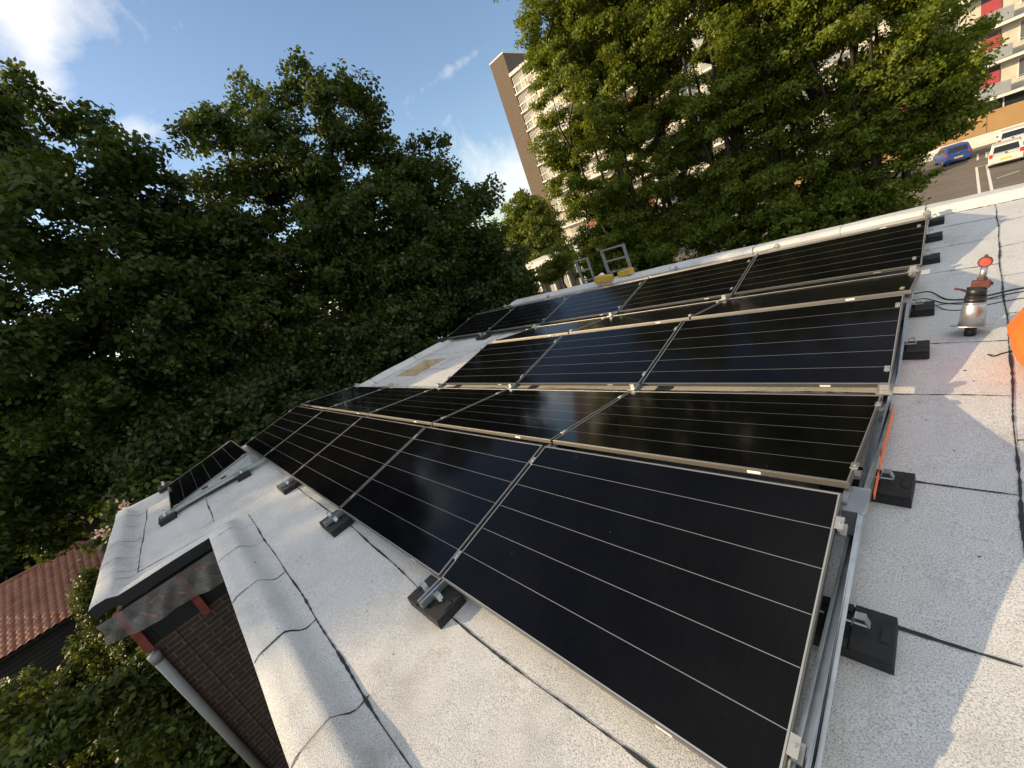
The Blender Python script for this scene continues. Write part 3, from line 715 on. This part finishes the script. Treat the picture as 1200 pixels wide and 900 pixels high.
tree('garden_tree', 'tall airy garden tree standing far out beyond the lower left corner', (-21.8, -19.4, ZG), [(-21.6, -19.4, 7.0, 2.8, 2.8, 3.9), (-23, -18.2, 6.2, 2.4, 2.4, 3.2)], None, 21000, .16, M['maple'], 41, nc=75, gap=.5, trunk_r=.18)
tree('linden_tree', 'bright sunlit green tree far off at the foot of the brick tower', (-41, 45.5, ZG), [(-41, 45.5, 1.6, 4.8, 4.2, 5.9)], None, 45000, .26, M['lime'], 51, gap=.3, trunk_r=.25)
tree('ornamental_tree', 'small thin multi-stemmed tree on the plaza left of the ladders', (-20.2, 24.2, ZG), [(-20.2, 24.2, -.6, 1.5, 1.5, 1.4), (-21, 23.8, -1.4, 1.1, 1.1, .9)], None, 9000, .12, M['hornbeam'], 52, cl=(.25, .5), gap=.35, trunk_r=.07)
rs = np.random.RandomState(77); BC, BS = [], []
for y in np.arange(-14, 25, .9):
    for k in range(12): BC.append((-27-.10*abs(y)+rs.randn()*1.2, y+rs.randn()*.5, ZG+.4+rs.rand()*(8.2+1.2*math.sin(y*.7)))); BS.append((1.0, 1.0, .7))
V, Fq = leaf_cloud(np.array(BC), np.array(BS), 80000, .24, rs, .5); q = npmesh('tree_belt', V, Fq, M['under']); tag(q, 'dark belt of trees and bushes closing the view behind the maples', 'trees', kind='stuff')
# hedge and shrubs below the brick wall
bl = ['sunlit leafy shrub at the bottom left corner of the photo', 'leafy shrub against the grey downpipe of the brick wall', 'low leafy shrub under the dark slatted shed wall', 'small-leaved shrub just behind the downpipe top', 'leafy shrub filling the shade beside the brick wall foot']
for i, (x, y, z, rx, ry, rz) in enumerate(((-9.2, -4.4, -3.6, 1.7, 1.1, 2.0), (-7.9, -3.3, -4.6, 1.5, 1.0, 1.6), (-13.5, -5.6, -4.2, 2.4, 1.6, 1.5), (-9.6, -3.1, -3.6, 1.1, .8, 1.7), (-6.6, -2.9, -5.3, 1.2, .8, 1.0))):
    tree('garden_shrub', bl[i], (x, y, ZG), [(x, y, z, rx, ry, rz)], None, 24000, .075, M['hedge'], 60+i, cl=(.22, .42), gap=.3, cat='shrub', group='garden shrubs below the brick wall', trunk_r=.05)
q = tree('columnar_conifer', 'clipped yellow-green conifer beside the corner of the roof kerb', (-12.3, -3.55, ZG), [(-12.3, -3.55, -2.9, .42, .42, 1.75)], None, 34000, .04, M['conifer'], 71, cl=(.11, .18), nc=300, gap=0, cat='conifer', trunk_r=.05, flat=1, shell=.8)
tree('flowering_shrub', 'shrub with pale pink blossom beyond the left roof kerb', (-12.0, -2.55, ZG), [(-12.0, -2.45, -1.7, .5, .5, 1.3)], None, 3500, .1, M['under'], 72, cl=(.2, .35), gap=.2, cat='shrub', trunk_r=.04)
rs = np.random.RandomState(5); fs = [o for o in COL.objects if o.name.startswith('flowering_shrub')][0]
Cb = np.array([(-11.45, -2.75, -.55), (-11.4, -2.95, -.75), (-11.5, -2.5, -.5), (-11.45, -2.2, -.35)]); V, Fq = leaf_cloud(Cb, np.full((4, 3), .075), 70, .05, rs, .6, 1.1)
npmesh('blossom', V-np.array([-12.0, -2.55, ZG]), Fq, M['petal'], fs)

# ------------------------------------------------------------------ ground, parking, path
def ground_mat():
    m, nt, b = newmat('grassy_ground')
    c = ramp(nt, noise(nt, .35, 8, .65), [(.35, (.035, .055, .014)), (.55, (.06, .085, .022)), (.7, (.085, .085, .035))])
    L(nt, c, b.inputs['Base Color']); b.inputs['Roughness'].default_value = .95; bump(nt, b, noise(nt, 18, 5), .6, .05); return m
def asphalt_mat(name, col):
    m, nt, b = newmat(name)
    c = ramp(nt, noise(nt, .5, 8, .65), [(.3, tuple(x*.75 for x in col)), (.7, tuple(x*1.25 for x in col))])
    g = ramp(nt, noise(nt, 60, 3), [(.35, (.75, .75, .75)), (.65, (1.1, 1.1, 1.1))])
    mm = N(nt, 'ShaderNodeMix'); mm.data_type = 'RGBA'; mm.blend_type = 'MULTIPLY'; mm.inputs[0].default_value = 1
    L(nt, c, mm.inputs[6]); L(nt, g, mm.inputs[7]); L(nt, mm.outputs[2], b.inputs['Base Color']); b.inputs['Roughness'].default_value = .9; return m
def paving_mat():
    m, nt, b = newmat('concrete_paving')
    br = N(nt, 'ShaderNodeTexBrick'); tc = N(nt, 'ShaderNodeTexCoord'); L(nt, tc.outputs['Object'], br.inputs['Vector'])
    br.inputs['Color1'].default_value = (.30, .26, .22, 1); br.inputs['Color2'].default_value = (.24, .21, .18, 1); br.inputs['Mortar'].default_value = (.14, .12, .10, 1)
    br.inputs['Scale'].default_value = 1; br.inputs['Brick Width'].default_value = .6; br.inputs['Row Height'].default_value = .3; br.inputs['Mortar Size'].default_value = .012
    L(nt, br.outputs['Color'], b.inputs['Base Color']); b.inputs['Roughness'].default_value = .9; return m
M['ground'] = ground_mat(); M['asphalt'] = asphalt_mat('brownish_asphalt', (.16, .135, .11)); M['paving'] = paving_mat()
M['roadpaint'] = simple('white_road_paint', (.72, .70, .66), .7, 0, .12, 4)
def sheet(name, pts, z, mat):
    bm = bmesh.new(); bm.faces.new([bm.verts.new((x, y, z)) for x, y in pts]); me = bpy.data.meshes.new(name); bm.to_mesh(me); bm.free(); me.materials.append(mat)
    q = bpy.data.objects.new(name, me); COL.objects.link(q); tag(q, kind='structure'); return q
sheet('ground', [(-900, -900), (900, -900), (900, 900), (-900, 900)], ZG, M['ground'])
sheet('parking_lot', [(-24, 27), (60, 27), (60, 60.8), (-24, 60.8)], ZG+.008, M['asphalt'])
sheet('path', [(-62, 33.5), (-24.05, 30), (-24.05, 58), (-62, 62)], ZG+.004, M['paving'])
m = MB()
def pline(x0, y0, x1, y1, w=.12):
    d = Vector((x1-x0, y1-y0, 0)).normalized(); n = Vector((-d.y, d.x, 0))*w/2; z = ZG+.013
    m.bm.faces.new([m.bm.verts.new((x0+n.x, y0+n.y, z)), m.bm.verts.new((x1+n.x, y1+n.y, z)), m.bm.verts.new((x1-n.x, y1-n.y, z)), m.bm.verts.new((x0-n.x, y0-n.y, z))])
pline(1.0, 31, 1.03, 49.4, .13); pline(1.48, 31, 1.55, 49.3, .13); pline(.97, 49.48, 1.6, 49.40, .12); pline(1.15, 53, 1.2, 56.5, .12); pline(1.62, 53, 1.7, 56.5, .12)
pline(-1.4, 31, -1.4, 38.5, .13); pline(3.9, 31, 4.0, 49, .13); pline(-4, 31, -4, 49, .12); pline(-7, 31, -7, 49, .12); pline(1.8, 42.5, 2.8, 43.3, .1)
q = m.build('parking_lines', M['roadpaint']); tag(q, kind='structure')
m = MB(); m.bb(-24.05, 60, 26.85, 27, ZG, ZG+.12, .02); m.bb(-24.2, -24.05, 27, 60, ZG, ZG+.12, .02); q = m.build('kerb_stones', simple('kerb_concrete', (.34, .33, .31), .9)); tag(q, kind='structure')

# ------------------------------------------------------------------ apartment block
M['cream'] = simple('cream_render', (.50, .47, .39), .8, 0, .08, 1.5)
M['slabw'] = simple('white_concrete', (.60, .58, .545), .75, 0, .07, 2)
M['greyglass'] = simple('window_pane', (.10, .11, .12), .12, 0, .3, .7)
M['curtain'] = simple('pale_curtain', (.42, .40, .36), .7, 0, .2, 3)
M['redshade'] = simple('red_awning_cloth', (.33, .05, .065), .8, 0, .12, 3)
M['greypanel'] = simple('grey_balcony_panel', (.24, .26, .28), .6, 0, .1, 2)
M['ochre'] = simple('ochre_panel', (.34, .21, .09), .7, 0, .08, 1)
M['darkwin'] = simple('dark_window', (.02, .022, .025), .15, 0, .3, 1)
M['metalrail'] = simple('steel_railing', (.45, .45, .44), .45, .5)
FY = 61.2; BX0, BX1, ZR = -48.1, 30.0, 25.4; FL = 2.725
ab = thing('apartment_block', 'long cream apartment block with red shades and white balcony slabs behind the trees', 'building', (-10, FY, ZG))
def onab(o): o.parent = ab; o.location = Vector(o.location)-ab.location; return o
slabs = [ZR-i*FL for i in range(11)]      # 25.4 ... -1.85
m = MB(); m.bb(BX0, BX1, FY, FY+12, slabs[-1], ZR-.05); onab(m.build('wall', M['cream']))
for i, z in enumerate(slabs):
    m = MB(); m.bb(BX0+.01, BX1+.3, FY-1.15, FY-.01, z-.24, z+ (.22 if i == 0 else 0)); onab(m.build('balcony_slab', M['slabw']))
m = MB(); m.bb(BX0+.01, BX1+.3, FY, FY+12.3, ZR, ZR+.2); onab(m.build('roof', M['slabw']))
m = MB(); m.bb(BX0, BX1, FY+.02, FY+11.5, ZG, slabs[-1]-.25); onab(m.build('ground_floor_wall', M['cream']))
NBAY = 9
w_me = {}
def inst(key, fn, mat):
    if key not in w_me:
        o = fn().build(key, mat); w_me[key] = o.data; bpy.data.objects.remove(o)
    return w_me[key]
def put(key, fn, mat, loc, parent=None):
    o = bpy.data.objects.new(key, inst(key, fn, mat)); COL.objects.link(o); o.location = loc
    if parent: o.parent = parent
    else: onab(o)
    return o
BAY = 5.45
xs_b = [1.35+BAY*j for j in range(-8, 2)]
def bars():
    mm = MB()
    for i in range(9): mm.bb(i*.27, i*.27+.10, -.03, 0, 0, FL-.5)
    return mm
for i in range(1, 11):
    zf = slabs[i]
    for j, xb in enumerate(xs_b):
        if rnd.random() < (.95 if j > 6 else .45):
            wd = put('shaded_window', lambda: MB().bb(0, 1.15, -.04, -.003, .25, 2.35), M['darkwin'], (xb, FY, zf))
            dz = rnd.choice((0, 0, .35, .6))
            hh = rnd.choice((1, 1, .7)) 
            r_ = put('red_shade', lambda: MB().bb(.02, 1.13, -.075, -.045, .9, 1.95), M['redshade'], (0, 0, 0), wd); r_.scale = (1, 1, hh); r_.location.z = 1.95*(1-hh)
        w2 = put('window', lambda: MB().bb(0, 2.1, -.06, -.003, .75, 2.3), M['slabw'], (xb+2.1, FY, zf))
        put('pane', lambda: MB().bb(.08, .98, -.075, -.062, .83, 2.22).bb(1.06, 2.02, -.075, -.062, .83, 2.22), M['greyglass'] if rnd.random() < .5 else M['greyglass'], (0, 0, 0), w2)
        if rnd.random() < .6: put('curtain', lambda: MB().bb(.1, .96, -.079, -.0765, 1.0, 2.2), M['curtain'], (rnd.choice((0, .97)), 0, 0), w2)
    for j, xb in enumerate(xs_b):
        put('balcony_panel', lambda: MB().bb(-.1, 1.75, -1.10, -1.06, .05, .95), M['greypanel'], (xb, FY, zf))
    m = MB(); m.bb(BX0+.1, BX1, -1.10, -1.07, .98, 1.02); 
    for xx in np.arange(BX0+.4, BX1, 1.36): m.bb(xx, xx+.03, -1.095, -1.075, .0, .98)
    q = m.build('railing', M['metalrail']); q.location = (0, FY, zf); onab(q)
    put('slat_screen', bars, M['slabw'], (BX0+.25, FY-.9, zf+.02))
m = MB(); m.bb(BX0+3, BX1-2, FY-.03, FY-.003, -3.0, slabs[-1]-.3); onab(m.build('strip_window', M['darkwin']))
for xx in np.arange(BX0+4, BX1-2, 2.6):
    pass
m = MB()
for xx in np.arange(BX0+4, BX1-2, 2.6): m.bb(xx, xx+.08, FY-.06, FY-.032, -3.0, slabs[-1]-.3)
onab(m.build('mullion', M['slabw']))
for k_, xx in enumerate(np.arange(-27, BX1-2, 2.62)):
    m = MB(); m.bb(xx, xx+2.58, FY-.05, FY-.002, -4.75, -3.04); onab(m.build('ochre_panel', M['ochre']))
m = MB(); m.bb(BX0, BX1, FY-.02, FY, ZG, -4.8); onab(m.build('plinth', M['slabw']))
tw = thing('stair_tower', 'tall brown brick stair tower rising beside the cream apartment block', 'tower', (-49.7, 63.5, ZG))
m = MB(); m.bb(-51.4, -48.12, 60.3, 67.2, ZG, 28.6); q = m.build('brick_shaft', M['towerbrick'], tw); q.location = -tw.location
m = MB(); m.bb(-51.45, -48.08, 60.25, 67.25, 28.602, 28.8); q = m.build('coping', M['slabw'], tw); q.location = -tw.location
m = MB(); m.tube([(-51.4, 60.9, 7.6), (-52.0, 60.7, 7.9), (-52.5, 60.6, 7.9)], .06, 8); m.box((-52.7, 60.55, 7.85), (.7, .3, .18), Matrix.Rotation(.25, 3, 'Y'), .04)
q = m.build('wall_lamp', M['slabw'], tw); q.location = -tw.location

# low pavilion with white fascia
pv = thing('pavilion', 'low flat-roofed pavilion with white fascia and posts at the foot of the tower', 'building', (-31, 38.5, ZG))
def onpv(o): o.parent = pv; o.location = Vector(o.location)-pv.location
m = MB(); m.bb(-36.5, -25.5, 35.4, 42, -1.95, -1.35, .01); onpv(m.build('roof', M['slabw']))
m = MB(); m.bb(-36, -26, 37.5, 41.8, ZG, -1.96); onpv(m.build('wall', M['greypanel']))
for x in (-35.9, -33.7, -31.5, -29.3, -27.1, -25.8):
    m = MB(); m.bb(x, x+.16, 35.7, 35.86, ZG, -1.955); onpv(m.build('post', M['slabw']))
for x in (-35.3, -33, -30.8, -28.6):
    m = MB(); m.bb(x, x+1.5, 37.44, 37.498, ZG+.3, -2.4); onpv(m.build('window', M['darkwin']))

# red tiled shed and blue roof, lower left
def tile_mat():
    m, nt, b = newmat('red_roof_tiles')
    tc = N(nt, 'ShaderNodeTexCoord'); s = N(nt, 'ShaderNodeSeparateXYZ'); L(nt, tc.outputs['Object'], s.inputs[0])
    c = ramp(nt, noise(nt, 3, 6), [(.3, (.27, .105, .06)), (.7, (.46, .215, .14))]); L(nt, c, b.inputs['Base Color']); b.inputs['Roughness'].default_value = .75
    return m
M['tile'] = tile_mat(); M['slat'] = simple('dark_stained_timber', (.018, .015, .013), .8, 0, .3, 4, .3)
sh = thing('garden_shed', 'dark timber shed with red pantile roof at the lower left', 'shed', (-20.5, -7, ZG))
e0, e1, r0_, r1_ = Vector((-18.6, -11.5, -3.95)), Vector((-18.6, -4.3, -3.95)), Vector((-21.9, -11.5, -2.65)), Vector((-21.9, -4.3, -2.65))
nu, nv = 36*8, 15*6; TV = []
for i in range(nu+1):
    for j in range(nv+1):
        u, v = i/nu, j/nv; q = e0.lerp(e1, u).lerp(r0_.lerp(r1_, u), v)
        ph = u*36 % 1; step = v*15 % 1
        TV.append((q.x, q.y, q.z+.05*abs(math.sin(math.pi*ph))**.7+.06*(1-step)))
TF = [(i*(nv+1)+j, (i+1)*(nv+1)+j, (i+1)*(nv+1)+j+1, i*(nv+1)+j+1) for i in range(nu) for j in range(nv)]
q = npmesh('tiled_roof', TV, TF, M['tile'], sh); q.location = -sh.location
m = MB(); m.prism([(-18.7, -4.05), (-18.6, -3.96), (-21.9, -2.68), (-25.2, -4.0), (-25.1, -4.1), (-21.9, -2.85)], 'y', -11.5, -4.3); q = m.build('roof_deck', M['slat'], sh); q.location = -sh.location
m = MB(); 
for i in range(12): m.bb(-18.95, -18.9, -11.3, -4.5, ZG+i*.142, ZG+i*.142+.125)
m.bb(-24.8, -18.96, -11.3, -4.5, ZG, -4.12); q = m.build('slatted_wall', M['slat'], sh); q.location = -sh.location
q = MB().bb(-21.98, -21.82, -11.5, -4.3, -2.65, -2.55, .03).build('ridge_tile', M['tile'], sh); q.location = -sh.location
M['bluetarp'] = simple('blue_grey_sheeting', (.17, .20, .36), .6, 0, .12, 1)
cr = thing('carport', 'pale blue flat-roofed carport behind the red tiled shed', 'carport', (-30, -12, ZG))
for q in (MB().bb(-33.5, -27, -16, -7.2, -3.35, -3.2, .02).build('roof', M['bluetarp'], cr),): q.location = -cr.location
for x, y in ((-33.2, -15.7), (-33.2, -7.5), (-27.2, -15.7), (-27.2, -7.5)):
    q = MB().bb(x-.06, x+.06, y-.06, y+.06, ZG, -3.351).build('post', M['slat'], cr); q.location = -cr.location
# house beyond the maples
M['roofgrey'] = simple('grey_roof', (.10, .105, .12), .6, 0, .2, 2); M['housebrick'] = brick_mat('house_brick', (.16, .09, .065), (.12, .07, .055), (.22, .2, .18), 1, 'xy+')
hs = thing('brick_house', 'brick house with a grey roof mostly hidden behind the left maples', 'house', (-38, 9, ZG))
m = MB(); m.bb(-42, -34, 2, 8.0, ZG, 9.0); q = m.build('wall', M['housebrick'], hs); q.location = -hs.location
m = MB(); m.bb(-42.4, -33.6, 1.6, 8.3, 9.002, 9.3); q = m.build('roof', M['roofgrey'], hs); q.location = -hs.location
for z in (1.2, 4.2, 7.2):
    for y in (3, 5.4):
        fr = MB().bb(-33.998, -33.94, y, y+1.3, z, z+1.5).build('window', M['slabw'], hs); fr.location = -hs.location
        MB().bb(-33.938, -33.92, y+.07, y+1.23, z+.07, z+1.43).build('pane', M['darkwin'], fr)

# ------------------------------------------------------------------ cars
def paint(name, col): return simple(name, col, .3, .1, .03, 2)
M['tyre'] = simple('tyre_rubber', (.015, .015, .015), .8); M['rim'] = simple('alloy_rim', (.4, .4, .41), .35, .8); M['carglass'] = simple('car_glass', (.012, .016, .018), .08, 0, .2, 3)
M['lamp'] = simple('red_tail_lamp', (.5, .03, .03), .25); M['plate'] = simple('yellow_plate', (.72, .45, .04), .5); M['trim'] = simple('black_trim', (.02, .02, .02), .6)
def make_car(label, pm, loc, rz, group='cars on the parking lot', L_=3.55, Wd=1.63, H=1.48):
    o = thing('parked_car', label, 'car', loc, (0, 0, rz), group)
    # side profile (y forward, z), lower body then cabin, as stations
    h = L_/2
    prof = [(-h+.03, .30), (-h, .55), (-h+.02, .86), (-h+.10, .95), (h-1.05, .93), (h-.35, .80), (h-.04, .62), (h, .42), (h-.05, .25), (-h+.08, .22)]
    m = MB(); bm = m.bm
    secs = []
    for wx, sc in ((-1, .0), (-.94, .05), (-.6, .06), (.6, .06), (.94, .05), (1, .0)):
        k = {1: .965, .94: .99, .6: 1}[abs(wx)]
        secs.append([bm.verts.new((wx*Wd/2, y*k, z+(.0 if abs(wx) < .99 else -.02*(z > .7)))) for y, z in prof])
    for a, b in zip(secs, secs[1:]):
        for i in range(len(prof)): bm.faces.new((a[i], a[(i+1) % len(prof)], b[(i+1) % len(prof)], b[i]))
    bm.faces.new(secs[0]); bm.faces.new(secs[-1][::-1])
    m.build('body', pm, o, False)
    # cabin: tapered greenhouse
    cab = [(-h+.10, .94), (-h+.30, H-.05), (-h+.45, H), (h-1.75, H-.02), (h-.98, .93)]
    m = MB(); bm = m.bm; secs = []
    for wx in (-1, -.88, .88, 1):
        secs.append([bm.verts.new((wx*(Wd/2-.03)*(1-.16*(z-.93)/(H-.93)), y, z-(.03 if abs(wx) == 1 and z > 1.2 else 0))) for y, z in cab])
    for a, b in zip(secs, secs[1:]):
        for i in range(len(cab)): bm.faces.new((a[i], a[(i+1) % len(cab)], b[(i+1) % len(cab)], b[i]))
    bm.faces.new(secs[0]); bm.faces.new(secs[-1][::-1]); m.build('cabin', pm, o)
    # rear window
    def quad(name, pts, mat, th=.008):
        mm = MB(); q = [Vector(p_) for p_ in pts]; nn = (q[1]-q[0]).cross(q[2]-q[0]).normalized()*th
        A = [mm.bm.verts.new(p_) for p_ in q]; B = [mm.bm.verts.new(p_+nn) for p_ in q]; mm.bm.faces.new(A[::-1]); mm.bm.faces.new(B)
        for i in range(len(q)): mm.bm.faces.new((A[i], A[(i+1) % len(q)], B[(i+1) % len(q)], B[i]))
        return mm.build(name, mat, o)
    r = lambda z: -h+.10+.20*(z-.94)/(H-.99)-.004
    quad('rear_window', [(-.60, r(.97), .97), (.60, r(.97), .97), (.54, r(H-.12), H-.12), (-.54, r(H-.12), H-.12)], M['carglass'])
    quad('tailgate_panel', [(-.56, -h+.02-.004, .80), (.56, -h+.02-.004, .80), (.58, -h+.09, .94), (-.58, -h+.09, .94)], M['carglass'])
    wsl = lambda z: h-.98-.77*(z-.93)/(H-.95)+.006
    quad('windscreen', [(.62, wsl(.98), .98), (-.62, wsl(.98), .98), (-.56, wsl(H-.08), H-.08), (.56, wsl(H-.08), H-.08)], M['carglass'])
    for s in (-1, 1):
        xx = lambda z: s*((Wd/2-.03)*(1-.16*(z-.93)/(H-.93))+.003)
        pts = [(xx(.98), -h+.32, .98), (xx(.98), h-1.25, .98), (xx(H-.14)-s*0, h-1.72, H-.14), (xx(H-.14), -h+.48, H-.14)]
        quad('side_window', pts if s < 0 else pts[::-1], M['carglass'])
        m = MB(); m.box((s*(Wd/2-.12), -h+.035, .82), (.17, .07, .26), None, .02); m.build('tail_lamp', M['lamp'], o)
        m = MB(); m.box((s*(Wd/2-.22), h-.14, .62), (.3, .12, .14), None, .03); m.build('headlight', M['slabw'], o)
        m = MB(); m.box((s*(Wd/2+.06), h-1.35, 1.0), (.13, .08, .1), None, .025); m.build('mirror', M['trim'], o)
        for y in (-h+.62, h-.68):
            m = MB(); m.tube([(s*(Wd/2-.17), y, .29), (s*(Wd/2+.004), y, .29)], .29, 20); wh = m.build('wheel', M['tyre'], o)
            m = MB(); m.tube([(s*(Wd/2+.005), y, .29), (s*(Wd/2+.014), y, .29)], .19, 14); m.build('rim', M['rim'], wh)
    m = MB(); m.box((0, -h-.005, .42), (Wd-.1, .1, .26), None, .03); m.build('bumper', pm, o)
    m = MB(); m.box((0, -h-.062, .52), (.52, .012, .11)); m.build('number_plate', M['plate'], o)
    m = MB(); m.tube([(0, -h-.012+.02, .87), (0, -h-.02, .87)], .06, 14); m.build('badge', M['rim'], o)
    m = MB(); m.box((0, -h+.01, .25), (Wd-.25, .12, .1), None, .02); m.build('lower_trim', M['trim'], o)
    return o
make_car('silvery white hatchback seen from behind at the right edge of the photo', paint('silver_white_paint', (.62, .62, .58)), (2.42, 48.6, ZG+.01), rad(-2))
make_car('blue car half hidden by the rightmost tree', paint('blue_paint', (.025, .07, .28)), (-.35, 56.0, ZG+.01), rad(14))
make_car('white car with a yellow plate parked behind the silvery hatchback', paint('white_paint', (.7, .7, .68)), (3.1, 55.6, ZG+.01), rad(-4))
make_car('red car glimpsed between the dark trunks of the middle tree', paint('red_paint', (.48, .02, .02)), (-13.6, 46.0, ZG+.01), rad(90))
make_car('dark grey car parked near the foot of the apartment block', paint('grey_paint', (.06, .065, .07)), (-2.9, 52.0, ZG+.01), rad(2))
make_car('beige car parked beside the ochre panels', paint('beige_paint', (.45, .38, .26)), (6.4, 56.0, ZG+.01), rad(3))
make_car('white car seen through the leaves of the leftmost upright tree', paint('white_paint_two', (.72, .72, .72)), (-17.8, 50.0, ZG+.01), rad(88))

# ------------------------------------------------------------------ world: sky with clouds, sun
SUN_EL, SUN_AZ = 19.6, -134.43
w = bpy.data.worlds.new('World'); scene.world = w; w.use_nodes = True; nt = w.node_tree
bg = nt.nodes['Background']; sky = N(nt, 'ShaderNodeTexSky', sky_type='NISHITA'); sky.sun_disc = False
sky.sun_elevation = rad(SUN_EL); sky.sun_rotation = rad(90-SUN_AZ); sky.air_density = 1.0; sky.dust_density = .9; sky.ozone_density = 1.6
tc = N(nt, 'ShaderNodeTexCoord')
def pxdir(u, v):
    d = Vector(((u-600)/FPX, (v-450)/FPX, 1)); R_ = Matrix(RC).transposed(); return (R_ @ d).normalized()
def blob(c, a, wa, wb):
    """soft elongated patch of sky round direction c, long axis towards a"""
    d0 = Vector(c).normalized(); t1 = (Vector(a)-d0*d0.dot(Vector(a))).normalized(); t2 = d0.cross(t1)
    def dot(vv):
        n = N(nt, 'ShaderNodeVectorMath', operation='DOT_PRODUCT'); L(nt, tc.outputs['Generated'], n.inputs[0]); n.inputs[1].default_value = vv; return n.outputs['Value']
    A = math_n(nt, 'DIVIDE', dot(t1), wa); B = math_n(nt, 'DIVIDE', dot(t2), wb)
    e = math_n(nt, 'ADD', math_n(nt, 'MULTIPLY', A, A), math_n(nt, 'MULTIPLY', B, B))
    g = math_n(nt, 'EXPONENT', math_n(nt, 'MULTIPLY', e, -1.0))
    return math_n(nt, 'MULTIPLY', g, math_n(nt, 'GREATER_THAN', dot(d0), 0))
# sky directions of the cloud banks (azimuth, elevation in degrees)
def ae(az, el): return Vector((math.cos(rad(az))*math.cos(rad(el)), math.sin(rad(az))*math.cos(rad(el)), math.sin(rad(el))))
blobs = [(ae(172.0, 32.5), ae(160, 31), .13, .06, 1.15), (ae(173.2, 28.0), ae(178, 15), .085, .036, 1.1), (ae(169, 22.3), ae(160, 21), .05, .018, .8), (ae(180, 24), ae(186, 22), .08, .02, .7),
         (ae(133, 8), ae(120, 3), .17, .09, 1.0), (ae(134.1, 19.8), ae(127.7, 20.6), .16, .010, .40), (ae(100, 12), ae(80, 10), .3, .07, .5)]
tot = None
for c, a, wa, wb, am in blobs:
    q = math_n(nt, 'MULTIPLY', blob(c, a, wa, wb), am); tot = q if tot is None else math_n(nt, 'ADD', tot, q)
nz = noise(nt, 9, 9, .62, tc.outputs['Generated'], .6)
nz2 = noise(nt, 38, 6, .6, tc.outputs['Generated'], .3)
dens = math_n(nt, 'SUBTRACT', math_n(nt, 'ADD', math_n(nt, 'MULTIPLY', tot, .55), math_n(nt, 'ADD', math_n(nt, 'MULTIPLY', nz, 1.1), math_n(nt, 'MULTIPLY', nz2, .4))), .92)
dens = math_n(nt, 'MINIMUM', math_n(nt, 'MAXIMUM', math_n(nt, 'MULTIPLY', dens, 1.35), 0), .92)
cl = mixc(nt, dens, sky.outputs[0], (5.6, 5.5, 5.4))
big = math_n(nt, 'ADD', blob(ae(-25, 42), ae(65, 0), 1.0, .8), math_n(nt, 'MULTIPLY', blob(ae(60, 78), ae(150, 10), .42, .5), .8))  # unseen clouds behind the camera and overhead, added to brighten the shaded areas
fill_dens = math_n(nt, 'ADD', math_n(nt, 'MULTIPLY', big, 1.15), math_n(nt, 'SUBTRACT', math_n(nt, 'MULTIPLY', noise(nt, 4, 8, .6, tc.outputs['Generated'], .5), 1.3), 1.0))
fill_dens = math_n(nt, 'MINIMUM', math_n(nt, 'MAXIMUM', math_n(nt, 'MULTIPLY', fill_dens, 1.5), 0), .95)
cl = mixc(nt, fill_dens, cl, (4.8, 4.8, 4.75))
L(nt, cl, bg.inputs['Color']); bg.inputs['Strength'].default_value = .13
sd = bpy.data.lights.new('sun', 'SUN'); sd.energy = 4.0; sd.angle = rad(.53); sd.color = (1, .76, .44)
so = bpy.data.objects.new('sun', sd); COL.objects.link(so); so.rotation_euler = (-ae(SUN_AZ, SUN_EL)).to_track_quat('-Z', 'Y').to_euler()
so.location = (0, 0, 30)
vs_ = scene.view_settings; vs_.view_transform = 'Standard'; vs_.look = 'None'; vs_.exposure = .70; vs_.gamma = 1; vs_.use_curve_mapping = False
scene.render.engine = 'CYCLES'
scene.cycles.max_bounces = 5; scene.cycles.transparent_max_bounces = 12
